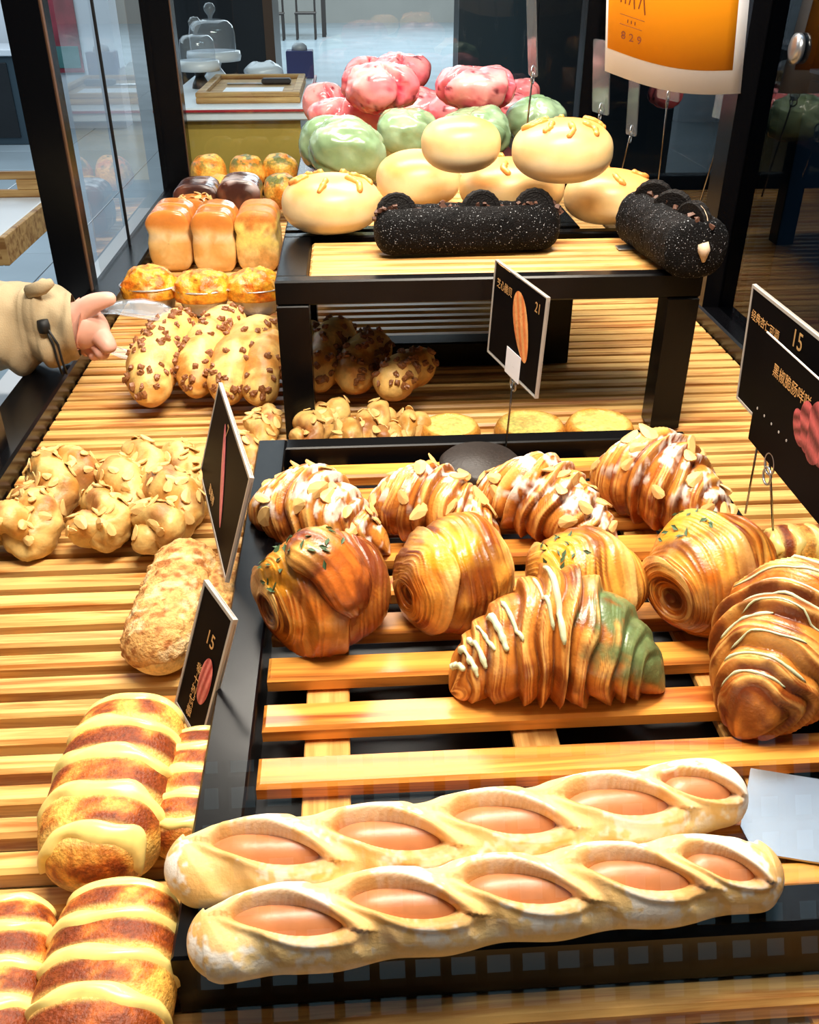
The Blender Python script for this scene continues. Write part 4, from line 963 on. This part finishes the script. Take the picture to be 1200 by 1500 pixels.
quadbox(r5, 'paper_edge', Of, exf, eyf, 0, wf, hf, hf+.0009, -.0006, .0007, M['whitep'])
text(r5, '黑椒脆肠咩咩', Of+exf*.026+eyf*hf*.735, exf, eyf, .0125, M['gold'])
for k in range(5):
    t = text(r5, 'o', Of+exf*(.008+.016*k)+eyf*hf*(.33-.035*0), exf, eyf, .005, M['whitep'])
for k in range(5):
    a = -.9+.45*k; oval(r5, 'croissant_print', Of, exf, eyf, .118+.036*math.sin(a), hf*(.40+.22*math.cos(a)), .018-.004*abs(k-2), .026-.005*abs(k-2), -a*.8, (84, 16, 32), (200, 92, 96), .0012+.0002*(2-abs(k-2)))
pc = Of+exf*.050+eyf*.0; clip(r5, pc, exf, .0095)
pf = P(1134, 803, .03); rod(r5, pf, pc)

# orange poster on stands
YS = 1.45
def stand(u0, v0, u1, v1, lab, wide, hh, tint):
    p0 = P(u0, v0, RZ+.01); p0 = PY(u0, v0, YS+.05); p1 = PY(u1, v1, YS+.03)
    p0[2] = min(p0[2], .3); root = empty('card_stand', (p0[0], p0[1], RZ)); tag(root, lab, 'card stand', 'clear card stands behind the buns')
    foot = p0+(p0-p1)/np.linalg.norm(p0-p1)*max(0.02, (p0[2]-RZ)); foot[2] = max(foot[2], .002)
    rod(root, foot, p1, .0014); clip(root, p1, np.array([.5, .86, 0]), .008)
    ex = np.array([.25, -.97, 0]); ey = (p1-p0)/np.linalg.norm(p1-p0); ey = ey-ex*(ey@ex); ey /= np.linalg.norm(ey)
    quadbox(root, 'clear_holder', p1-ex*wide/2-ey*.006, ex, ey, 0, wide, 0, hh, -.001, .001, tint, .004)
stand(912, 245, 925, 192, 'clear card stand beside the stacked cream buns, white strip below the poster', .03, .12, M['acrylic'])
stand(964, 272, 979, 140, 'card stand with a ring clip under the middle of the orange poster', .06, .09, M['acrylic'])
stand(1030, 282, 1064, 170, 'clear card stand under the outer corner of the orange poster', .07, .14, M['acrylic'])
stand(870, 235, 880, 160, 'clear card stand holding a card, under the inner corner of the poster', .05, .10, M['acrylic'])
stand(777, 125, 781, 105, 'slim clear card stand above the pink buns', .03, .12, M['acrylic'])
bl, br = PY(886, 104, YS-.03), PY(1085, 137, YS-.07); exs = br-bl; ws = np.linalg.norm(exs); exs /= ws
tl = PY(905, -10, YS-.03); eys = np.array([.0, .02, 1.0]); eys = PY(1098, 0, YS-.07)-br; eys = eys-exs*(eys@exs)*.0; eys /= np.linalg.norm(eys); hs = ws*1.35
ps = empty('orange_poster', bl); tag(ps, 'curved orange poster with white border hanging over the card stands', 'poster')
def sheet(name, u0, u1, v0, v1, d, mat, th=.0008):
    n = 14; nv = np.cross(exs, eys); nv /= np.linalg.norm(nv); V = []
    for dd in (d, d-th):
        for i in range(n+1):
            u = u0+(u1-u0)*i/n; bow = .012*math.sin(math.pi*u/ws)
            for v in (v0, v1): V.append(bl+exs*u+eys*(v-bow*.9)+nv*(dd+bow))
    m = 2*(n+1); F = [(2*i, 2*i+2, 2*i+3, 2*i+1) for i in range(n)]+[(m+2*i, m+2*i+1, m+2*i+3, m+2*i+2) for i in range(n)]
    F += [(2*i, m+2*i, m+2*i+2, 2*i+2) for i in range(n)]+[(2*i+1, 2*i+3, m+2*i+3, m+2*i+1) for i in range(n)]+[(0, 1, m+1, m), (2*n, m+2*n, m+2*n+1, 2*n+1)]
    return mk(name, V, F, mat, ps)
sheet('white_sheet', 0, ws, 0, hs, 0, M['paper']); sheet('orange_print', .003, ws*.925, hs*.118, hs*.96, .0009, M['orange'], .0004)
nv = np.cross(exs, eys); nv /= np.linalg.norm(nv)
def pt_(u, v, d=.0012): return bl+exs*u+eys*(v-.0108*math.sin(math.pi*u/ws))+nv*(d+.012*math.sin(math.pi*u/ws))
def stroke(a, b_, r): MB().tube([pt_(*a), pt_(*b_)], r, 6).build('lettering', M['ink'], ps)
u0 = .020; vt = hs*.355
for a, b_ in (((u0, vt), (u0+.001, vt+.05)), ((u0+.006, vt), (u0+.007, vt+.05)), ((u0+.011, vt), (u0+.018, vt+.03)), ((u0+.0185, vt-.003), (u0+.0175, vt+.01)), ((u0+.024, vt-.001), (u0+.032, vt+.03)), ((u0+.033, vt-.006), (u0+.030, vt+.02))): stroke(a, b_, .0009)
stroke((u0-.001, vt-.014), (u0+.033, vt-.014), .0003); stroke((u0-.001, vt-.026), (u0+.030, vt-.026), .0003)
for k in range(3): stroke((u0+.010+k*.005, vt-.022), (u0+.010+k*.005, vt-.018), .0008)
for k, ch in enumerate('829'): text(ps, ch, pt_(u0+.001+k*.011, vt-.044), exs, eys, .014, M['ink'], off=.0012)

# ------------------------------------------------------------------ the customer's arm and the tongs
YH = 1.20
def skinbody(name, V, E, Rr, mat, parent=None, sub=2, root=0):
    V = np.asarray(V, float); base = V[0].copy(); me = bpy.data.meshes.new(name); me.from_pydata((V-base).tolist(), E, [])
    ob = bpy.data.objects.new(name, me); COL.objects.link(ob)
    md = ob.modifiers.new('skin', 'SKIN'); md.use_smooth_shade = True
    sv = me.skin_vertices[0].data
    for i, r in enumerate(Rr): sv[i].radius = (r, r) if not isinstance(r, tuple) else r; sv[i].use_root = (i == root)
    ms = ob.modifiers.new('sub', 'SUBSURF'); ms.levels = sub; ms.render_levels = sub
    bpy.context.view_layer.update(); dg = bpy.context.evaluated_depsgraph_get(); m2 = bpy.data.meshes.new_from_object(ob.evaluated_get(dg))
    Vv = np.array([v.co[:] for v in m2.vertices])+base; F = [tuple(p.vertices) for p in m2.polygons]; bpy.data.objects.remove(ob)
    return mk(name, Vv, F, mat, parent)
h = lambda u, v, dy=0: PY(u, v, YH+dy)
pr_ = empty('person', h(60, 525)); tag(pr_, 'person in a beige jacket reaching in with clear tongs', 'person')
# palm chain, thumb and four fingers
pts = [h(86, 478), h(108, 476), h(126, 478), h(140, 488, -.004),           # 0-3 wrist to knuckles
       h(118, 456, -.004), h(134, 444, -.010), h(153, 439, -.012), h(171, 436, -.012),   # 4-7 thumb
       h(150, 494, -.012), h(159, 506, -.022), h(163, 518, -.026),          # 8-10 index
       h(143, 503, .0), h(150, 515, -.014), h(151, 526, -.022),             # 11-13 middle
       h(132, 504, .014), h(138, 517, .004), h(140, 527, -.006),            # 14-16 ring
       h(122, 501, .026), h(126, 512, .018), h(129, 521, .010)]             # 17-19 little
ed = [(0,1),(1,2),(2,3),(1,4),(4,5),(5,6),(6,7),(3,8),(8,9),(9,10),(3,11),(11,12),(12,13),(2,14),(14,15),(15,16),(2,17),(17,18),(18,19)]
rad = [.026, .027, .031, .026, .019, .0145, .0115, .0085, .0145, .0125, .0095, .0140, .0118, .0088, .0125, .0108, .0082, .011, .0095, .0075]
hand = skinbody('hand', pts, ed, rad, M['skin'], pr_, 2, 1)
# sleeve
sp = [h(-260, 500, -.10), h(-120, 488, -.05), h(0, 478, 0), h(60, 477, 0), h(112, 476, 0)]
ns, nt = 110, 60; q = np.linspace(0, 1, ns)
rs = np.interp(q, [0, .5, .80, .93, .985, 1.0], [.075, .066, .053, .047, .045, .036])
G, D, T, TH, C = loft(sp, q, rs, .98, nt)
fold = .5*np.sin(q[:, None]*42+2.2*np.sin(TH+1.1)+TH)*sst(.35, .9, q)[:, None] + 1.1*fbm(G*np.array([22, 22, 14.])+3, 3)
G = G + D*(.0105*fold + .006*np.abs(np.sin(q[:, None]*16+TH*1.4+2*vn(G*18)))*sst(.3, .7, q)[:, None])[..., None]
k = int(ns*.86); G[k-3:k+3] -= D[k-3:k+3]*.004
mk('sleeve', G.reshape(-1, 3), gridfaces(ns, nt), M['cloth'], pr_)
tab = [h(42, 428, -.03), h(62, 421, -.035), h(76, 413, -.035)]; MB().tube(tab, [.009, .009, .005], 8).build('cuff_tab', M['cloth'], pr_, True)
tg0 = h(64, 478, -.048); b = MB().lathe(tg0, [(0, -.009), (.007, -.008), (.008, 0), (.007, .008), (0, .009)], 14); tgo = b.build('cord_toggle', M['cord'], pr_, True)
for dx in (0, 7): MB().tube([h(66+dx*.4, 480, -.05), h(78+dx, 505, -.052), h(84+dx, 528, -.05), h(91+dx, 548, -.045)], .0016, 8).build('cord', M['cord'], pr_, True)
# tongs: two clear plastic arms
tg = empty('tongs', h(160, 450)); tag(tg, 'clear plastic serving tongs held in the hand', 'tongs')
def arm(nm, cl, wid, th=.0016):
    cl = np.array(cl); V = []; sd = np.array([.0, 1.0, .12]); m = len(cl)
    for i in range(m):
        for s_ in np.linspace(-1, 1, 7): 
            for d in (0, 1): V.append(cl[i]+sd*wid[i]*s_+np.array([0, 0, -.006*(1-s_*s_)*(wid[i]/.03)-th*d]))
    F = []
    for i in range(m-1):
        for s_ in range(6):
            a = (i*7+s_)*2; b_ = ((i+1)*7+s_)*2; F += [(a, a+2, b_+2, b_), (a+1, b_+1, b_+3, a+3)]
        for s_ in (0, 6): a = (i*7+s_)*2; b_ = ((i+1)*7+s_)*2; F.append((a, b_, b_+1, a+1))
    for i in (0, m-1):
        for s_ in range(6): a = (i*7+s_)*2; F.append((a, a+1, a+3, a+2))
    mk(nm, V, F, M['clear'], tg)
arm('upper_arm', [h(128, 462, -.01), h(150, 452, -.01), h(175, 449, 0), h(205, 450, .01), h(235, 456, .015), h(258, 462, .015)], [.010, .013, .02, .028, .026, .012])
arm('lower_arm', [h(140, 496, .012), h(156, 508, .010), h(178, 516, -.0), h(200, 521, -.0), h(212, 523, -.0)], [.008, .009, .013, .013, .007])

# ------------------------------------------------------------------ surroundings
fz = -.9
fl = struct(MB().box((-14, -3, fz-.05), (14, 45, fz-.006)).build('floor', M['grout']))
sm = None; ts_ = .8
for i in range(-9, 6):
    for j in range(0, 18):
        x = i*ts_; y = .4+j*ts_
        if sm is None: ob = MB().box((x+.003, y+.003, fz-.006), (x+ts_-.003, y+ts_-.003, fz), .002).build('tile', M['tile'], fl); sm = ob.data; w0 = WLOC[ob.name]; x0, y0 = x, y
        else: link(bpy.data.objects.new('tile', sm), fl, w0+np.array([x-x0, y-y0, 0]))
tl_ = MB().box((-14, 14.8, fz-.006), (14, 44, fz)).build('tile', M['tile'], fl)
# open cell ceiling with a cool luminous panel above it
ce = struct(MB().box((-3, -3.5, 2.32), (3, 3.5, 2.36)).build('ceiling', plain('ceiling_light_panel', (150, 190, 205), .6, emit=.50)))
gb = MB()
for k in range(61): gb.box((-3+.1*k-.014, -3.5, 2.22), (-3+.1*k+.014, 3.5, 2.27))
for k in range(71): gb.box((-3, -3.5+.1*k-.014, 2.219), (3, -3.5+.1*k+.014, 2.269))
go = gb.build('cell_grid', M['blackm'], ce); go['kind'] = 'stuff'
# counter behind
cz = .185; c0 = np.array([-.62, 2.47, fz]); 
ct = empty('back_counter', (-.35, 2.8, fz)); tag(ct, 'white topped counter with olive front behind the display case', 'counter')
MB().box((-.455, 2.48, fz), (-.115, 3.16, cz-.03)).build('front_panel', M['olive'], ct)
MB().box((-.47, 2.455, cz-.03), (-.095, 3.20, cz), .003).build('counter_top', M['white'], ct)
MB().box((-.47, 2.449, cz-.009), (-.095, 2.456, cz-.004)).build('red_trim', M['red'], ct)
MB().box((-.096, 2.449, cz-.012), (-.089, 3.20, cz-.002)).build('red_trim', M['red'], ct)
bp_ = [P(290, 148, cz+.02), P(437, 150, cz+.02), P(450, 112, cz+.02), P(322, 112, cz+.02)]
cb = empty('cutting_board', (-.23, 2.7, cz)); tag(cb, 'wooden cutting board with paper and knife on the back counter', 'cutting board')
x0, x1, y0, y1 = -.375, -.115, 2.53, 2.96
MB().box((x0, y0, cz), (x1, y1, cz+.014), .002).build('board', M['board'], cb)
for a, b_ in (((x0, y0), (x1, y0+.02)), ((x0, y1-.02), (x1, y1)), ((x0, y0+.02), (x0+.02, y1-.02)), ((x1-.02, y0+.02), (x1, y1-.02))):
    MB().box((a[0], a[1], cz+.014), (b_[0], b_[1], cz+.026), .002).build('rim', M['board'], cb)
tag(MB().box((x0+.055, y0+.05, cz+.0145), (x1-.05, y0+.20, cz+.0155)).build('paper_sheet', M['paper']), 'white paper sheet lying on the cutting board', 'paper')
kn = empty('bread_knife', (x1-.1, y0+.28, cz+.016)); tag(kn, 'bread knife with dark handle lying on the cutting board', 'knife')
MB().box((x0+.05, y0+.265, cz+.016), (x1-.115, y0+.29, cz+.0175)).build('blade', M['steel'], kn)
MB().box((x1-.115, y0+.262, cz+.0155), (x1-.035, y0+.292, cz+.030), .004).build('handle', M['dkwood'], kn)
def cakestand(x, y, r, hgt, lab, lab2, dh, footmat):
    s = empty('cake_stand', (x, y, cz)); tag(s, lab, 'cake stand')
    MB().lathe((x, y, cz), [(0, 0), (r*.45, 0), (r*.40, .012), (r*.22, .03), (r*.2, hgt-.02), (r*.3, hgt)], 28).build('foot', footmat, s, True)
    MB().lathe((x, y, cz), [(0, hgt), (r, hgt), (r*1.04, hgt+.012), (r, hgt+.026), (0, hgt+.022)], 36).build('plate', M['porcelain'], s, True)
    d = empty('glass_dome', (x, y, cz+hgt+.026)); tag(d, lab2, 'dome'); r2 = r*.86; z0 = cz+hgt+.026
    MB().lathe((x, y, z0), [(r2, 0), (r2*1.0, dh*.55), (r2*.94, dh*.78), (r2*.75, dh*.93), (r2*.4, dh*.99), (0.004, dh)], 36).build('dome', M['clear'], d, True)
    MB().lathe((x, y, z0+dh), [(.006, 0), (.007, .008), (.016, .02), (.017, .03), (.010, .04), (0, .042)], 18).build('knob', M['clear'], d, True)
cakestand(-.405, 2.86, .056, .045, 'white cake stand with dark foot on the back counter', 'small glass dome on the white cake stand with dark foot', .065, M['dkwood'])
cakestand(-.39, 3.09, .078, .05, 'wide white cake stand behind the smaller one', 'wide glass dome with a round knob on the back cake stand', .085, M['porcelain'])
bx = empty('navy_box', (-.115, 3.11, cz)); tag(bx, 'small navy blue box on the back counter corner', 'box')
MB().box((-.175, 3.08, cz), (-.095, 3.15, cz+.075), .002).build('box_body', M['navy'], bx); MB().lathe((-.135, 3.115, cz+.075), [(0, 0), (.024, 0), (.022, .012), (.012, .02), (0, .021)], 20).build('lid', M['grey_metal'], bx, True)
G, D, PH, LO = blob((-.245, 3.09, cz+.02), .06, .055, .026, 20, 30); G = G+D*(.012*fbm(G*40, 3))[..., None]; G[..., 2] = np.maximum(G[..., 2], cz+.0005)
tag(mk('plastic_bag', G.reshape(-1, 3), gridfaces(20, 30), M['porcelain']), 'crumpled white bag between the cake stands and navy box', 'bag')
# dark partition behind the case, slate and black panels
wb = struct(MB().box((.08+.32, 3.6, fz), (4.5, 3.75, 1.6)).build('wall_back', M['walldark']))
MB().box((.40, 3.585, fz), (.66, 3.6, 1.6), .003).build('panel', M['wallslate'], wb)
MB().box((.68, 3.585, fz), (1.35, 3.6, 1.6), .003).build('panel', M['walldark'], wb)
MB().box((1.37, 3.575, fz), (1.6, 3.6, 1.6), .003).build('panel', M['blackm'], wb)
wr = struct(MB().box((1.7, -1, fz), (1.8, 3.6, 1.6)).build('wall_right', M['walldark']))
for k, y in enumerate((.0, .9, 1.8, 2.7)): MB().box((1.685, y+.02, fz+.2), (1.7, y+.86, .12), .003).build('panel', M['wallblue'], wr)
for zz in (.16, .30): MB().box((1.60, -.5, zz), (1.7, 3.4, zz+.012)).build('shelf', M['grey_metal'], wr)
# far hall
wf_ = struct(MB().box((-12, 26, fz), (14, 26.2, 4)).build('wall_far', M['wallbeige']))
pil = struct(MB().box((-1.05, 6.6, fz), (-.50, 7.2, 2.6)).build('wall_pillar', M['walldark']))
MB().box((-.50, 6.58, fz), (-.44, 7.22, 2.6), .004).build('pillar_trim', M['brown_edge'], pil)
def chair(x, y, lab, g='far dark wooden chairs'):
    r = empty('wooden_chair', (x, y, fz)); tag(r, lab, 'chair', g)
    MB().box((x-.21, y-.21, fz+.44), (x+.21, y+.21, fz+.48), .01).build('seat', M['dkwood'], r)
    for sx in (-1, 1):
        for sy in (-1, 1): MB().box((x+sx*.18-.02, y+sy*.18-.02, fz), (x+sx*.18+.02, y+sy*.18+.02, fz+(.92 if sy > 0 else .44)), .003).build('leg', M['dkwood'], r)
    MB().box((x-.2, y+.165, fz+.70), (x+.2, y+.195, fz+.90), .01).build('backrest', M['dkwood'], r)
for k in range(4): chair(-2.6+.62*k, 20.5+.2*(k % 2), ['dark wooden chair by the long table, closest to the dark pillar', 'dark wooden chair at the long table, second from the pillar', 'dark wooden chair at the long table, third from the pillar', 'dark wooden chair at the free end of the long table'][3-k])
tb = empty('long_table', (-1.7, 21.6, fz)); tag(tb, 'long dark table behind the far wooden chairs', 'table')
MB().box((-3.1, 21.2, fz+.74), (-.3, 22.0, fz+.80), .01).build('table_top', M['board'], tb)
for x in (-3.0, -.4):
    for y in (21.25, 21.95): MB().box((x-.04, y-.04, fz), (x+.04, y+.04, fz+.74)).build('leg', M['dkwood'], tb)
# left hall: white wall block with red poster, dark cabinet, side table
XW = PY(170, 80, 9.6)[0]; wl = struct(MB().box((-6.4, 9.6, fz), (XW, 9.9, 2.6)).build('wall_left', M['white']))
pp = empty('red_poster', (PY(80, 60, 9.6)[0], 9.59, fz+.5)); tag(pp, 'large red poster with teal corner on the white wall', 'poster')
XA, XB = PY(40, 60, 9.6)[0], PY(117, 60, 9.6)[0]; ZA = PY(117, 106, 9.6)[2]
MB().box((XA, 9.575, ZA), (XB, 9.598, ZA+1.4)).build('poster_sheet', M['posterred'], pp); MB().box((XB-.22, 9.57, ZA+.04), (XB-.02, 9.576, ZA+.22)).build('poster_picture', M['posterteal'], pp)
cq = P(44, 212, fz); czt = PY(44, 72, cq[1])[2]
cbn = empty('dark_cabinet', (cq[0]-.6, cq[1]+.3, fz)); tag(cbn, 'dark cabinet with pale top out in the hall', 'cabinet')
MB().box((cq[0]-1.3, cq[1], fz), (cq[0], cq[1]+.6, czt-.05), .006).build('cabinet_body', M['wallslate'], cbn); MB().box((cq[0]-1.34, cq[1]-.03, czt-.05), (cq[0]+.03, cq[1]+.63, czt), .006).build('cabinet_top', M['white'], cbn)
for k in range(2): MB().box((cq[0]-1.26+.62*k, cq[1]-.012, fz+.06), (cq[0]-.68+.62*k, cq[1], czt-.10), .004).build('cabinet_door', M['walldark'], cbn)
st = empty('side_table', (-1.05, 2.3, fz)); tag(st, 'white topped table with wooden edge outside the case', 'table')
MB().box((-1.5, 2.0, -.035), (-.735, 2.42, .0), .003).build('table_top', M['white'], st); MB().box((-1.5, 1.985, -.06), (-.735, 2.0, .0), .002).build('wood_edge', M['board'], st); MB().box((-.735, 1.985, -.06), (-.722, 2.42, .0), .002).build('wood_edge', M['board'], st)
for x in (-1.45, -1.30):
    for y in (2.04, 2.37): MB().box((x-.02, y-.02, fz), (x+.02, y+.02, -.035)).build('leg', M['dkwood'], st)
wt = empty('wooden_tray', (-1.0, 2.37, 0)); tag(wt, 'wooden tray with a slot handle standing on the white table', 'tray')
for (a, b_) in (((-1.40, 2.36, .0), (-.74, 2.375, .018)), ((-1.40, 2.36, .042), (-.74, 2.375, .06)), ((-.80, 2.36, .018), (-.74, 2.375, .042)), ((-1.40, 2.36, .018), (-.92, 2.375, .042))): MB().box(a, b_, .002).build('tray_board', M['board'], wt)
